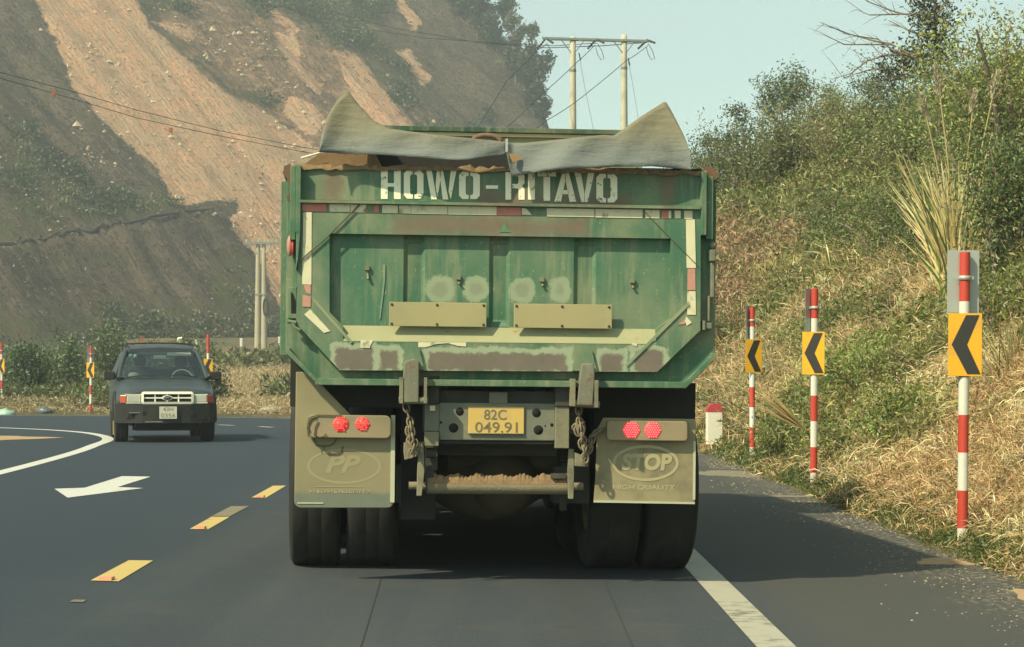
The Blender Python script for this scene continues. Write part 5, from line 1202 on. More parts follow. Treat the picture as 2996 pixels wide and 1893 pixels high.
# roof, pillars
def csec(y, hwb, hwt, zb, zt): return [(-hwb, y, zb), (-hwt-.02, y, zt-.06), (-hwt+.03, y, zt), (0, y, zt+.03), (hwt-.03, y, zt), (hwt+.02, y, zt-.06), (hwb, y, zb)]
m = MB(); loft(m, [csec(1.78, .60, .56, 1.50, 1.60), csec(1.95, .60, .58, 1.50, 1.65), csec(3.0, .61, .60, 1.50, 1.68), csec(4.2, .60, .58, 1.50, 1.66), csec(4.35, .58, .56, 1.50, 1.6)])
m.build('roof', CARP, suv)
for s_ in (-1, 1):
    m = MB(); m.tube([(s_*.765, 1.16, 1.07), (s_*.70, 1.48, 1.32), (s_*.615, 1.80, 1.56)], [.042, .038, .036], 8)
    m.build('pillar', CARP, suv)
    for y in (2.55, 3.5, 4.35): m = MB(); m.tube([(s_*.80, y, 1.08), (s_*.61, y, 1.56)], .045, 6); m.build('pillar', CARP, suv)
m = MB(); m.tube([(-.62, 1.75, 1.64), (-.60, 1.85, 1.675), (-.60, 3.9, 1.70), (-.62, 4.0, 1.66)], .012, 6)
for y in (2.6, 3.3): m.tube([(-.60, y, 1.70), (-.3, y, 1.72), (.3, y, 1.72), (.60, y, 1.70)], .009, 6)
m.tube([(.62, 1.75, 1.64), (.60, 1.85, 1.675), (.60, 3.9, 1.70), (.62, 4.0, 1.66)], .012, 6); m.build('roof_rack', BPL, suv)
wg = bpy.data.materials.new('windscreen_glass'); wg.use_nodes = True; t = wg.node_tree; t.nodes.clear(); o_ = t.nodes.new('ShaderNodeOutputMaterial'); a_ = t.nodes.new('ShaderNodeBsdfTransparent'); b_ = t.nodes.new('ShaderNodeBsdfGlossy'); x_ = t.nodes.new('ShaderNodeMixShader'); x_.inputs[0].default_value = .16
a_.inputs[0].default_value = (.62, .72, .70, 1); b_.inputs[0].default_value = (.9, .9, .9, 1); b_.inputs['Roughness'].default_value = .06
t.links.new(a_.outputs[0], x_.inputs[1]); t.links.new(b_.outputs[0], x_.inputs[2]); t.links.new(x_.outputs[0], o_.inputs[0])
m = MB(); n = 8
for i in range(n+1):
    u = -1+2*i/n; m.v += [(u*.745, 1.15-.09*(1-u*u)+.0, 1.09), (u*.60, 1.80-.07*(1-u*u), 1.545)]
m.f = [(2*i, 2*i+2, 2*i+3, 2*i+1) for i in range(n)]; m.sm = [True]*n
m.build('windscreen', wg, suv)
m = MB()
for s_ in (-1, 1): m.add([(s_*.80, 1.35, 1.10), (s_*.80, 4.3, 1.10), (s_*.615, 4.3, 1.54), (s_*.62, 1.86, 1.54)], [(0, 1, 2, 3)])
m.add([(-.75, 4.45, 1.1), (.75, 4.45, 1.1), (.58, 4.3, 1.54), (-.58, 4.3, 1.54)], [(0, 1, 2, 3)]); m.build('side_glass', wg, suv)
SEAT = simple('grey_seat_cloth', (.045, .05, .05), .9); PALEP = simple('pale_trim', (.30, .33, .29), .7)
for s_ in (-.36, .36):
    m = MB(); m.box((s_-.21, 2.2, .6), (s_+.21, 2.35, 1.28)); m.box((s_-.11, 2.2, 1.30), (s_+.11, 2.29, 1.48)); m.build('seat', SEAT, suv, bevel=.05)
m = MB(); m.box((-.76, 1.25, .8), (.76, 1.75, 1.10)); m.box((-.8, 1.3, .42), (.8, 4.3, .5)); m.box((-.6, 3.2, .6), (.6, 3.4, 1.25)); m.build('dashboard', SEAT, suv, bevel=.03)
m = MB(); m.tube([(.36+.19*math.cos(a), 1.70+.08*math.sin(a), 1.06+.17*math.sin(a)) for a in np.linspace(0, 2*math.pi, 22)], .016, 6, caps=False); m.build('steering_wheel', PALEP, suv)
m = MB(); m.box((-.14, 1.66, 1.42), (.08, 1.68, 1.485)); m.build('rear_view_mirror', PALEP, suv, bevel=.01)
m = MB(); m.box((.10, 1.72, 1.475), (.52, 1.74, 1.535)); m.build('sun_visor', PALEP, suv, bevel=.01)
m = MB(); m.sphere((-.50, 1.32, 1.12), .10, 12, 8, (1, .6, .7)); m.build('dashboard_cloth', PALEP, suv)
STK = [simple('pale_blue_sticker', (.25, .45, .50), .5), simple('pale_yellow_sticker', (.50, .55, .36), .5)]
for k, x in enumerate((-.535, -.455)): m = MB(); c_ = (x, 1.745, 1.475-.004*k); m.lathe([(.0001, -.004), (.036, -.004), (.036, 0)], 'y', 16, c_); m.build('sticker', STK[k], suv)
m = MB()
for a, b in (((-.62, 1.105, 1.10), (-.12, 1.06, 1.125)), ((.02, 1.05, 1.12), (.58, 1.10, 1.10))): m.tube([a, ((a[0]+b[0])/2, a[1]-.03, a[2]+.03), b], .010, 5)
m.build('wipers', BPL, suv)
# grille
m = MB()
def rr_ring(m, x0, z0, x1, z1, r_, w_, y0, y1, n=6):
    def ring(o): 
        P_ = []
        for cx, cz, a0 in ((x1-r_, z1-r_, 0), (x0+r_, z1-r_, 90), (x0+r_, z0+r_, 180), (x1-r_, z0+r_, 270)):
            for i in range(n+1): a = R(a0+90*i/n); P_.append((cx+(r_-o)*math.cos(a), cz+(r_-o)*math.sin(a)))
        return P_
    A_, B_ = ring(0), ring(w_); k = len(A_)
    for i in range(k):
        j = (i+1) % k; m.add([(A_[i][0], y0, A_[i][1]), (A_[j][0], y0, A_[j][1]), (B_[j][0], y0-.01, B_[j][1]), (B_[i][0], y0-.01, B_[i][1]), (A_[i][0], y1, A_[i][1]), (A_[j][0], y1, A_[j][1]), (B_[j][0], y1, B_[j][1]), (B_[i][0], y1, B_[i][1])], [(0, 1, 2, 3), (0, 4, 5, 1), (3, 2, 6, 7)])
rr_ring(m, -.42, .645, .455, .86, .05, .042, -.03, .10)
m.box((-.385, -.02, .742), (-.06, .0, .765)); m.box((.09, -.02, .742), (.42, .0, .765))
for x in (-.19, .01, .20): m.box((x-.012, -.018, .675), (x+.012, .0, .83))
m.add([(-.06, -.02, .742), (.0, -.02, .79), (.0, -.02, .71), (-.06, -.02, .765)], [(0, 2, 1, 3)])
gr = m.build('grille', CHR, suv)
m = MB(); m.box((-.40, .0, .66), (.44, .03, .84)); m.build('grille_mesh', HOLE, gr)
m = MB(); m.lathe([(.0001, -.034), (.060, -.030), (.066, -.018), (.066, -.0)], 'y', 20, (0, 0, 0)); b_ = m.build('badge', simple('dark_badge', (.08, .10, .12), .3), gr); b_.scale = (1.25, 1, .62); b_.location = (.015, 0, .752)
m = MB(); m.lathe([(.058, -.036), (.070, -.036), (.070, -.01)], 'y', 20); b2_ = m.build('badge_rim', CHR, b_)
LENS = simple('clear_headlamp', (.62, .64, .55), .12, .3, var=.35, scale=30); AMB = simple('orange_indicator', (.42, .075, .03), .3, var=.2, scale=20)
for s_, x0, x1, a0, a1 in ((-1, -.66, -.43, -.77, -.665), (1, .46, .68, .685, .775)):
    m = MB(); m.box((x0, -.0, .675), (x1, .1, .80)); h_ = m.build('headlight', LENS, suv, bevel=.015)
    m = MB(); m.box((x0-.01, .0, .80), (x1+.01, .1, .815)); m.box((x0-.01, .0, .662), (x1+.01, .1, .675)); m.build('headlight_trim', CHR, h_)
    m = MB(); m.prism([Vector((a0, .0+(.05 if s_ < 0 else .0), .665)), Vector((a1, .0+(.0 if s_ < 0 else .05), .665)), Vector((a1, .12, .665)), Vector((a0, .12, .665))], (0, 0, .135)); m.build('indicator', AMB, suv, bevel=.01)
# bumper, plate, lower valance
m = MB()
def bsec(y, hw, z0, z1): return [(-hw, y, z0), (-hw, y, z1), (hw, y, z1), (hw, y, z0)]
m.prism([Vector((x, y, .33)) for x, y in [(-.86, .50), (-.845, .16), (-.72, .0), (-.4, -.10), (0, -.13), (.4, -.10), (.72, .0), (.845, .16), (.86, .50)]], (0, 0, .32))
m.build('bumper', BPL, suv)
m = MB(); m.prism([Vector((x, y, .20)) for x, y in [(-.55, .5), (-.5, .10), (0, .05), (.5, .10), (.55, .5)]], (0, 0, .13)); m.box((-.4, -.105, .455), (.45, -.09, .53)); m.build('valance', HOLE, suv, bevel=.01)
for s_ in (-1, 1): m = MB(); m.prism([Vector((s_*.40, -.085, .40)), Vector((s_*.66, -.035, .40)), Vector((s_*.62, -.04, .50)), Vector((s_*.38, -.09, .50))], (0, .03, 0)); m.build('fog_recess', HOLE, suv)
m = MB(); m.box((-.36, -.125, .345), (.0, -.12, .362)); m.box((-.62, -.09, .50), (-.45, -.07, .515)); m.build('bumper_strip', GREYST, suv)
m = MB(); m.box((-.125, -.165, .405), (.165, -.15, .61)); np_ = m.build('licence_plate', simple('white_plate', (.52, .52, .42), .5, var=.06), suv)
text('43H', np_, INK, (.02, -.166, .565), .068, .17); text('0356', np_, INK, (.02, -.166, .460), .072, .235)
for s_, x0 in ((-1, -.80), (1, .80)):
    m = MB(); x1 = x0+s_*.21; m.box((min(x0+s_*.02, x1), 1.25, 1.055), (max(x0+s_*.02, x1), 1.40, 1.20)); m.tube([(x0-s_*.04, 1.35, 1.10), (x0+s_*.05, 1.32, 1.11)], .03, 6); m.build('wing_mirror', BPL, suv, bevel=.035)
for x, y in ((-.73, .78), (.73, .78), (-.73, 3.65), (.73, 3.65)):
    m = MB(); m.lathe(tyre_prof(.37, .23), 'x', 36); w_ = m.build('wheel', TYRE, suv); w_.location = (x, y, .365)
    m = MB(); s_ = 1 if x > 0 else -1; m.lathe([(.24, -.05*s_), (.23, .07*s_), (.06, .09*s_), (.001, .10*s_)], 'x', 20); m.build('rim', GREYST, w_)
m = MB()
for s_ in (-1, 1):
    m = MB(); P_ = [Vector((s_*.835, .78+.47*math.cos(a), .40+.44*math.sin(a))) for a in np.linspace(-.1, math.pi+.1, 14)]; m.tube(P_, .035, 6); m.build('wheel_arch', BPL, suv)
m = MB(); m.box((-.80, .25, .36), (-.62, 1.3, .8)); m.box((.62, .25, .36), (.80, 1.3, .8)); m.box((-.6, .3, .28), (.6, 4.3, .42)); m.build('underbody', HOLE, suv)
m = MB(); m.prism([Vector((-.86, 1.25, .10)), Vector((-.64, 1.25, .10)), Vector((-.64, 1.25, .42)), Vector((-.86, 1.25, .42))], (0, .012, 0)); m.build('mud_guard', TANP, suv)
# small reflectors on the rack seen above the roof
m = MB(); m.tube([(.30, 1.9, 1.75), (.30, 1.9, 1.79), (.37, 1.88, 1.80)], .018, 6); m.build('rack_clamp', CHR, suv)
m = MB(); m.tube([(-.34, 2.0, 1.74), (-.34, 2.0, 1.82)], .014, 6); m.box((-.40, 1.98, 1.74), (-.28, 2.04, 1.77)); m.build('rack_strap', simple('red_strap', (.35, .09, .06), .7), suv)

# ============================================================ CHEVRON POSTS
def band_mat():
    g = NB('striped_post_paint', .45); X = g.xyz()
    r_ = g.math('GREATER_THAN', g.math('FRACT', g.math('DIVIDE', X[2], .534)), .5); r_ = g.math('MULTIPLY', r_, g.math('LESS_THAN', X[2], 1.75))
    red = g.mix(g.noise(6, 5), (.46, .045, .03), (.56, .075, .05)); wh = g.mix(g.noise(9, 6), (.60, .62, .56), (.72, .73, .66))
    c = g.mix(r_, red, wh); c = g.mix(g.sstep(g.math('ADD', X[2], g.math('MULTIPLY', g.noise(20, 5), .3)), .18, .02), c, (.25, .20, .13)); g.col(c); return g.m
PIPE = band_mat(); SBACK = simple('bare_aluminium_sheet', (.42, .46, .43), .5, .3, var=.08, scale=4); SYEL = simple('yellow_sign_face', (.80, .42, .02), .45, var=.05, scale=4, dirt=(.66, .36, .05), dscale=6); SBLK = simple('black_sign_print', (.03, .03, .028), .5)
def chevron_post(loc, sgn_yaw, back_yaw, label, group, lean=0.0, z0=1.02, h=1.94, bk=True, sh=.443):
    r_ = empty('chevron_post', loc, (0, lean, 0), label, 'chevron sign', group)
    m = MB(); m.tube([(0, 0, -.25), (0, 0, h)], .0375, 16); m.build('pole', PIPE, r_)
    Ww, Hh = .235, sh
    def panel(nm, mat, zc_, yaw, y0, w_, hh):
        m = MB(); rot = Matrix.Rotation(yaw, 3, 'Z'); m.box((-w_/2, y0, zc_-hh/2), (w_/2, y0+.003, zc_+hh/2)); m.v = [tuple(rot @ Vector(v)) for v in m.v]; return m.build(nm, mat, r_, bevel=.001)
    s_ = panel('sign_face', SYEL, z0+Hh/2, sgn_yaw, -.046, Ww, Hh)
    rot = Matrix.Rotation(sgn_yaw, 3, 'Z'); w_, hh = Ww, Hh; m = MB(); zc_ = z0+hh/2
    P_ = [(-.03, .46), (.355, .46), (.02, 0), (.47, -.47), (.08, -.47), (-.40, 0)]
    P_ = [(.02, .47), (.42, .47), (.06, 0), (.50-.03, -.47), (.07, -.47), (-.40, 0)]
    V = [rot @ Vector((u*w_, -.048, zc_+v*hh)) for u, v in P_]
    m.add(V, [(0, 1, 2, 5), (5, 2, 3, 4)]); m.build('chevron', SBLK, s_)
    if bk:
        b_ = panel('sign_back', SBACK, z0+Hh+.5*Hh+.005, back_yaw, .040, Ww*.97, Hh*1.0)
        m = MB(); m.lathe([(.039, -.016), (.046, -.014), (.046, .014), (.039, .016)], 'z', 16, (0, 0, z0+Hh+.25)); m.box((-.062, -.012, z0+Hh+.24), (.062, .012, z0+Hh+.262)); m.build('clamp', SBACK, b_)
    return r_
GC = 'chevron posts round the bend'
def cp(px, py, y): p = apt(px, py, y); return p
chevron_post(cp(2816, 1545, 14.5), R(-4), R(2), 'nearest and tallest chevron post, on the straw covered bank at the far right', GC, R(.5), z0=1.075, h=1.95)
chevron_post(cp(2381, 1383, 21.3), R(-22), R(48), 'chevron post second nearest, between the nearest post and the one by the kilometre stone', GC, R(.3), h=1.91)
chevron_post(cp(2201, 1309, 27.2), R(18), R(62), 'chevron post just right of the red capped white stone', GC, R(-.1), z0=.99, h=1.86)
chevron_post(cp(265, 1208, 59.5), R(-12), R(40), 'chevron post standing alone left of the SUV beyond the bend', GC, R(.5))
chevron_post(cp(6, 1190, 62.5), R(-14), R(60), 'leftmost chevron post, cut by the left edge of the photo', GC, R(-.7))
chevron_post(cp(609, 1212, 54), R(10), R(80), 'chevron post partly hidden behind the right mirror side of the SUV', GC, 0, bk=False, h=2.1)
# kilometre stone
KW = simple('whitewashed_stone', (.68, .67, .56), .8, var=.08, scale=9, dirt=(.45, .40, .28), dscale=7, damt=(.60, .75)); KR = simple('red_painted_cap', (.42, .05, .06), .6, var=.12)
kp = apt(2090, 1299, 32); km = empty('kilometre_stone', kp, (0, 0, R(6)), 'white roadside marker stone with a rounded red top beyond the truck', 'marker stone')
m = MB(); m.box((-.118, -.06, -.15), (.118, .10, .50)); m.build('stone', KW, km, bevel=.006)
m = MB(); m.prism([Vector((.122*math.cos(a), -.064, .50+.135*math.sin(a)**.8)) for a in np.linspace(0, math.pi, 12)], (0, .168, 0)); m.build('cap', KR, km)
m = MB(); m.box((-.20, -.10, -.12), (.20, .14, .0)); m.build('footing', simple('clay_footing', (.36, .22, .12), .95), km)
# small white posts along the upper road
GW = 'small white posts along the upper road'
for (px, py, y, lab) in ((574, 1016, 150, 'small white post just above the SUV rear roof corner'), (706, 1010, 162, 'small white post left of the twin concrete poles'), (818, 1005, 164, 'small white post between the twin concrete poles and the truck')):
    p = apt(px, py, y); m = MB(); m.box((-.10, -.10, -2.0), (.10, .10, .54)); m.box((-.11, -.11, .40), (.11, .11, .50)); o = m.build('white_post', KW, bevel=.02); o.location = p; tag(o, lab, 'post', GW)

# ============================================================ POLES AND CABLES
CONC = simple('pale_concrete', (.50, .48, .37), .85, var=.14, scale=1.5, dirt=(.38, .36, .27), dscale=2.2); GALV = simple('galvanised_steel', (.20, .23, .21), .6, .3, var=.2); WIRE = simple('dark_cable', (.035, .04, .04), .7)
Yp = 70.0
def P70(px, py, dy=0): return apt(px, py, Yp+dy)
b0 = P70(1676, 1093); b1 = P70(1826, 1093); base = Vector(((b0.x+b1.x)/2, Yp, total_z((b0.x+b1.x)/2, Yp)-.3))
hf = empty('power_pole', base, (0, 0, 0), 'tall pair of pale concrete poles joined by one steel crossarm above the truck', 'power poles')
for (px, top) in ((1676, 108), (1826, 101)):
    p = P70(px, 300)-base; t_ = P70(px+1, top)-base; m = MB(); m.lathe([(.17, 0), (.10, t_.z-.6), (.098, t_.z), (.0001, t_.z)], 'z', 16, (p.x, 0, 0)); pl = m.build('pole', CONC, hf)
    m = MB(); m.lathe([(.112, t_.z-1.2), (.118, t_.z-1.16), (.112, t_.z-1.1)], 'z', 12, (p.x, 0, 0)); m.build('band', GALV, pl)
m = MB(); a, b = P70(1586, 113)-base, P70(1905, 122)-base; m.box((a.x, -.14, 0), (b.x, -.07, .07)); 
k = (b.z-a.z)/(b.x-a.x); m.v = [(x, y, z+a.z+k*(x-a.x)-.03) for x, y, z in m.v]
m2 = MB(); m2.box((a.x+.3, .08, 0), (b.x-.3, .14, .06)); m.add([(x, y, z+a.z+k*(x-a.x)-.03) for x, y, z in m2.v], m2.f)
m.build('crossarm', GALV, hf)
m = MB()
for (px, s_) in ((1676, -1), (1676, 1), (1826, -1), (1826, 1)):
    q0, q1 = P70(px+s_*34, 118)-base, P70(px+s_*8, 152)-base; m.tube([(q0.x, -.1, q0.z), (q1.x, -.1, q1.z)], .018, 5)
m.build('brace', GALV, hf)
INS = simple('dark_insulator', (.05, .06, .06), .4)
for px in (1597, 1745, 1893):
    q = P70(px, 113+(px-1597)*.02)-base; m = MB()
    for s_, L_ in ((-1, 14), (1, 12)):
        e = P70(px+s_*L_*1.6, 122+(4 if s_ > 0 else 9))-base; a_, b_ = Vector((q.x, -.1, q.z)), Vector((e.x, -.4*s_, e.z-.05))
        for i in range(6): c_ = a_.lerp(b_, i/5); m.sphere(c_, .042, 8, 6)
        m.tube([a_, b_], .02, 5)
    lp_ = P70(px, 130)-base; J = [(px+3, 128), (px+16, 150), (px+22, 172), (px+14, 176), (px+4, 162), (px-2, 140)]
    m.tube([Vector(((P70(x, y)-base).x, -.05, (P70(x, y)-base).z)) for x, y in (J if px > 1600 else J[:3])], .011, 5); m.build('insulator_set', INS, hf)
m = MB()
for (px, y0) in ((1694, 155), (1838, 170)): m.tube([Vector(((P70(x, y)-base).x, 0, (P70(x, y)-base).z)) for x, y in ((px, y0), (px+5, y0+22))], .022, 6)
m.build('stay_insulator', INS, hf)
def cable(name, pts, r_, label, group='power cables', mat=None, sag=0.0):
    m = MB(); P_ = []
    for i in range(len(pts)-1):
        a, b = Vector(pts[i]), Vector(pts[i+1])
        for k in range(10): t = k/10; P_.append(a.lerp(b, t)-Vector((0, 0, sag*4*t*(1-t))))
    P_.append(Vector(pts[-1])); m.tube(P_, r_, 5); return tag(m.build(name, mat or WIRE), label, 'cable', group)
cable('stay_wire', [P70(1895, 134), P70(1832, 178, -1), P70(1682, 300, -4), P70(1600, 352, -6), P70(1480, 440, -9)], .012, 'dark cable slanting down left from the right end of the crossarm', sag=.02)
cable('stay_wire', [P70(1740, 132), P70(1690, 180, -1), P70(1583, 278, -4), P70(1480, 375, -7), P70(1400, 460, -9)], .012, 'dark cable slanting down left from the middle of the crossarm', sag=.02)
cable('stay_wire', [P70(1600, 128), P70(1572, 146, -1), P70(1480, 240, -3), P70(1380, 400, -6)], .012, 'dark cable slanting down left behind the crest from the left crossarm end', sag=.02)
cable('guy_wire', [P70(1694, 160), P70(1710, 250, 3), P70(1736, 376, 8), P70(1765, 520, 14)], .006, 'faint thin guy wire running down right from the left tall pole')
cable('guy_wire', [P70(1838, 180), P70(1850, 240, 3), P70(1866, 340, 8), P70(1890, 480, 14)], .006, 'faint thin guy wire running down right from the right tall pole')
cable('power_cable', [P70(1893, 124), P70(1760, 134, 3), P70(1600, 140, 8), P70(1400, 124, 17), P70(1150, 82, 32), P70(850, 0, 55), P70(700, -50, 70)], .016, 'upper power cable sagging from the tall poles across the hill face', sag=.0)
cable('power_cable', [P70(1745, 126), P70(1620, 134, 6), P70(1500, 128, 12), P70(1250, 112, 26), P70(900, 60, 48), P70(590, 0, 65), P70(400, -50, 78)], .013, 'lower faint power cable beside the upper one across the hill face', sag=.0)
def lo(px, py, y): return apt(px, py, y)
cable('power_cable', [lo(-60, 196, 60), lo(200, 264, 64), lo(400, 322, 68), (lo(640, 382, 72)), lo(880, 430, 76), lo(1200, 480, 80)], .011, 'upper of the two near cables crossing the orange soil on the left', 'cables with square markers')
cable('power_cable', [lo(-60, 212, 60), lo(200, 285, 64), lo(400, 345, 68), lo(640, 397, 72), lo(880, 443, 76), lo(1200, 492, 80)], .011, 'lower of the two near cables, carrying the square orange markers', 'cables with square markers')
MK = simple('orange_red_marker', (.30, .075, .035), .7)
for (px, py, y, lab) in ((158, 271, 63.2, 'square orange marker on the lower cable near the left edge'), (500, 381, 70, 'square orange marker on the lower cable over the orange soil')):
    p = lo(px, py, y); m = MB(); m.box((-.06, -.02, -.085), (.06, .02, .085)); o = m.build('cable_marker', MK, bevel=.008); o.location = p; tag(o, lab, 'marker')
# twin poles far away
Yq = 150.0; q0 = apt(763, 1095, Yq); tb_ = Vector((q0.x, Yq, total_z(q0.x, Yq)-.4))
tp_ = empty('power_pole', tb_, (0, 0, 0), 'distant twin concrete poles with short crossarm left of the truck', 'power poles')
OC = simple('aged_concrete', (.40, .365, .26), .9, var=.2, scale=1.0)
for px, t0 in ((755, 712), (772, 715)):
    a, b = apt(px-2 if px < 760 else px+1, 1092, Yq)-tb_, apt(px, t0, Yq)-tb_; m = MB(); m.tube([(a.x, 0, -.2), (b.x, 0, b.z)], [.25, .15], 14); m.build('pole', OC, tp_)
m = MB(); a, b = apt(716, 712, Yq)-tb_, apt(817, 713, Yq)-tb_; m.box((a.x, -.30, a.z-.09), (b.x, -.15, a.z+.09)); m.build('crossarm', GALV, tp_)
m = MB()
for x0, y0, x1, y1 in ((735, 716, 750, 740), (795, 716, 778, 740)): a, b = apt(x0, y0, Yq)-tb_, apt(x1, y1, Yq)-tb_; m.tube([(a.x, -.2, a.z), (b.x, -.2, b.z)], .05, 5)
for x in (722, 757, 775, 810): a = apt(x, 712, Yq)-tb_; m.tube([(a.x, -.2, a.z), (a.x, -.2, a.z+.28)], .06, 6)
m.build('brace', simple('pale_brace', (.45, .47, .42), .6), tp_)
m = MB(); c_ = apt(778, 898, Yq)-tb_; m.tube([(c_.x+.16*math.cos(a), -.2, c_.z+.62*math.sin(a)) for a in np.linspace(0, 2*math.pi, 18)], .06, 6, caps=False); m.build('cable_coil', WIRE, tp_)
for z_ in (.3, .55): pass
m = MB(); a, b = apt(748, 862, Yq)-tb_, apt(782, 862, Yq)-tb_; m.box((a.x, -.2, a.z-.05), (b.x, .2, a.z+.05)); m.build('pole_band', GALV, tp_)

# ============================================================ REEDS, LITTER, STONES
def reed_clump(name, loc, stalks, n_bl, h, label, lean=.25, col=(.46, .36, .17), plumes=True, seed=1, wid=.012):
    r_ = empty(name, loc, (0, 0, 0), label, 'reed grass'); rr = random.Random(seed); f = Fol()
    n = n_bl; C = RNG.normal(0, .05, (n, 3))*np.array([1.6, 1.6, .2]); a = RNG.normal(0, lean, n); b = RNG.normal(0, lean*.7, n); L = h*RNG.uniform(.35, 1, n)
    D = unit(np.stack([a, b, np.ones(n)], 1)); cc = vary(col, n, .22, .06); gr_ = RNG.random(n) < .2; cc[gr_] = vary((.14, .18, .06), int(gr_.sum()), .2)
    p0 = C; 
    for k in range(3):                       # three joined segments, bending over
        l_ = L/3; p1 = p0+D*l_[:, None]; s_ = unit(np.cross(D, np.array([0, 1, 0])))*wid*(1-.25*k); s2 = s_*.72 if k < 2 else s_*.1
        V = np.stack([p0-s_*.5, p0+s_*.5, p1+s2*.5, p1-s2*.5], 1).reshape(-1, 3); f.add(V, np.arange(4*n).reshape(n, 4), np.repeat(cc, 4, 0))
        p0 = p1; D = unit(D+np.stack([a*.35, b*.35, -np.full(n, .10)], 1))
    f.build('blades', STRAW, r_)
    for (dx, dz, hx_, pl_) in stalks:
        m = MB(); base_ = Vector((rr.gauss(0, .03), rr.gauss(0, .03), 0)); top = Vector((dx, rr.gauss(0, .05), dz)); pts = [base_.lerp(top, t)+Vector((-.05*math.sin(t*3.1)*(1 if dx > 0 else -1), 0, 0)) for t in np.linspace(0, 1, 7)]
        m.tube(pts, [.014*(1-.5*i/6) for i in range(7)], 5); st = m.build('stalk', simple('stalk', (.38, .31, .15), .8), r_)
        if pl_:
            n2 = 800; t = RNG.uniform(0, 1, n2); d_ = (pts[-1]-pts[-2]).normalized(); bs_ = np.array(pts[-1]); C2 = bs_-np.array(d_)*(t*pl_)[:, None]+RNG.normal(0, .010, (n2, 3)); D2 = unit(np.array(d_)+RNG.normal(0, .30, (n2, 3)))
            V, F4, Cc = leaves(C2, D2, .085*RNG.uniform(.5, 1.2, n2)*(.5+t*.6), .016, vary((.44, .40, .26), n2, .15, .05)); raw_mesh('plume', V, F4, STRAW, st, Cc)
    return r_
L_ = on(2795, 17.5)
L_ = pick(2800, 900); RY = L_.y
def sp_(px, py): p = apt(px, py, RY)-L_; return p.x, p.z
st = [(*sp_(2735, 195), 0, .36), (*sp_(2693, 278), 0, .26), (*sp_(2853, 268), 0, .26), (*sp_(2921, 212), 0, .30), (*sp_(2900, 400), 0, 0), (*sp_(2612, 440), 0, 0), (*sp_(2640, 455), 0, 0)]
reed_clump('tall_reed_clump', L_, st, 420, (HY-425)/F*RY+CH-L_.z, 'tall straw coloured reed clump with feathery plumes above the nearest chevron sign', .20, seed=3, wid=.030, col=(.74, .60, .29))
p = apt(2345, 1245, 20.5); p.z = total_z(p.x, p.y)
r_ = empty('fallen_reed', apt(2362, 1262, 20.2), (0, R(-52), R(0)), 'fan of fallen straw reeds leaning left of the middle chevron post', 'reed grass'); f = Fol()
n = 46; a = RNG.normal(0, .10, n); D = unit(np.stack([a, RNG.normal(0, .1, n), np.ones(n)], 1)); V, F4, Cc = leaves(np.zeros((n, 3)), D, .62*RNG.uniform(.6, 1.1, n), .016, vary((.55, .43, .21), n, .15, .05)); raw_mesh('blades', V, F4, STRAW, r_, Cc)
for (px, py, y, h, nb, lab, sd) in ((2960, 720, 18, .9, 160, 'low pale reed tuft at the right edge level with the sign back', 5), (2560, 900, 21, .6, 60, 'thin dry reed stems between the middle and nearest posts', 6), (2250, 760, 31, .7, 60, 'sparse dry stems on the slope above the farthest right post', 7), (2890, 560, 20, .8, 60, 'green arching reed leaves right of the tall plumes', 8)):
    p = on(px, y); reed_clump('reed_tuft', p, [], nb, h, lab, .5, (.13, .17, .06) if sd == 8 else (.42, .34, .17), seed=sd, wid=.012)
# litter
def bag(px, py, y, s_, col, lab):
    p = apt(px, py, y); p.z = total_z(p.x, p.y)+.05; m = MB(); m.sphere((0, 0, 0), s_, 12, 8, (1.3, .8, .55)); rr = random.Random(int(px)); m.v = [(x*(1+rr.uniform(-.25, .25)), y_*(1+rr.uniform(-.2, .2)), z*(1+rr.uniform(-.3, .5))) for x, y_, z in m.v]
    o = m.build('litter_bag', simple('plastic_'+str(int(px)), col, .4, var=.25, scale=20)); o.location = p; tag(o, lab, 'litter')
bag(18, 1200, 59.5, .22, (.30, .50, .40), 'pale green plastic bag on the verge at the left edge')
bag(130, 1200, 59.8, .2, (.10, .14, .16), 'dark bluish plastic litter on the verge near the lone chevron post')
bag(788, 1180, 57.5, .24, (.40, .39, .30), 'pale lump of rubbish on the verge left of the truck wheel')
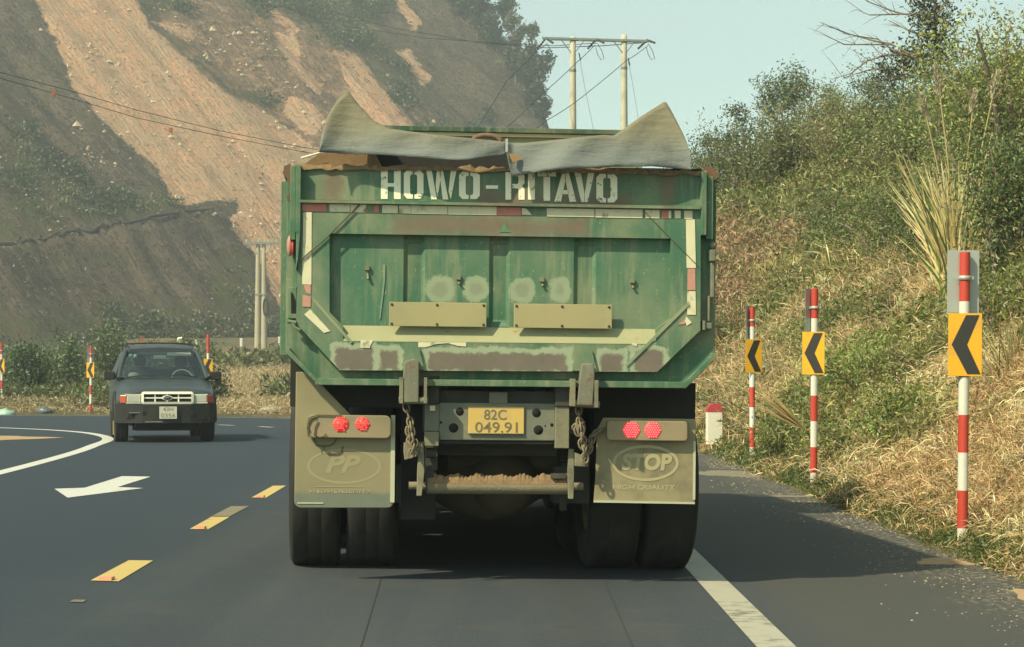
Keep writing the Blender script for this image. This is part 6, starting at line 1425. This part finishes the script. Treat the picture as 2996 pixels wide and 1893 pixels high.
# loose stones on the shoulder and gravel grit
rr = random.Random(11); V = []; F4 = []; ccs = []
for i in range(2000):
    y = math.exp(rr.uniform(math.log(8.6), math.log(34))); x = EDGE+.12-abs(rr.gauss(0, .42)); s_ = rr.uniform(.003, .010)*(1+(y > 16)*.5)
    if x < 1.5 or mnoise.noise(Vector((x*1.5, y*.8, 3))) < -.05-.2*rr.random(): continue
    z = float(road_z(x, y)); n = len(V); h = s_*.7
    V += [(x-s_, y, z), (x, y-s_, z), (x+s_, y, z), (x, y+s_, z), (x+rr.uniform(-.3, .3)*s_, y, z+h)]; F4 += [(n, n+1, n+4), (n+1, n+2, n+4), (n+2, n+3, n+4), (n+3, n, n+4)]
    c_ = rr.choice([(.32, .29, .22), (.22, .19, .14), (.13, .125, .11), (.30, .22, .14)]); ccs += [c_]*5
GRV = bpy.data.materials.new('gravel'); GRV.use_nodes = True; a_ = GRV.node_tree.nodes.new('ShaderNodeAttribute'); a_.attribute_name = 'tint'; GRV.node_tree.links.new(a_.outputs['Color'], GRV.node_tree.nodes['Principled BSDF'].inputs['Base Color']); GRV.node_tree.nodes['Principled BSDF'].inputs['Roughness'].default_value = .9
tag(raw_mesh('gravel', V, F4, GRV, cols=np.array(ccs), k=3), 'loose pale gravel scattered along the shoulder edge', 'gravel', kind='stuff')

# ============================================================ HAZE
m = MB(); m.box((-420, -60, -4.2), (300, 560, 96)); hz = m.build('haze', simple('tmp', (1, 1, 1)))
hm = bpy.data.materials.new('haze_air'); hm.use_nodes = True; t = hm.node_tree; t.nodes.clear(); o_ = t.nodes.new('ShaderNodeOutputMaterial'); v_ = t.nodes.new('ShaderNodeVolumePrincipled')
v_.inputs['Color'].default_value = (.82, .92, .97, 1); v_.inputs['Density'].default_value = .0013; v_.inputs['Anisotropy'].default_value = .25
t.links.new(v_.outputs[0], o_.inputs['Volume']); hz.data.materials.clear(); hz.data.materials.append(hm); tag(hz, kind='stuff'); hz['label'] = 'thin bluish haze in the air over the road and hill'; hz['category'] = 'haze'
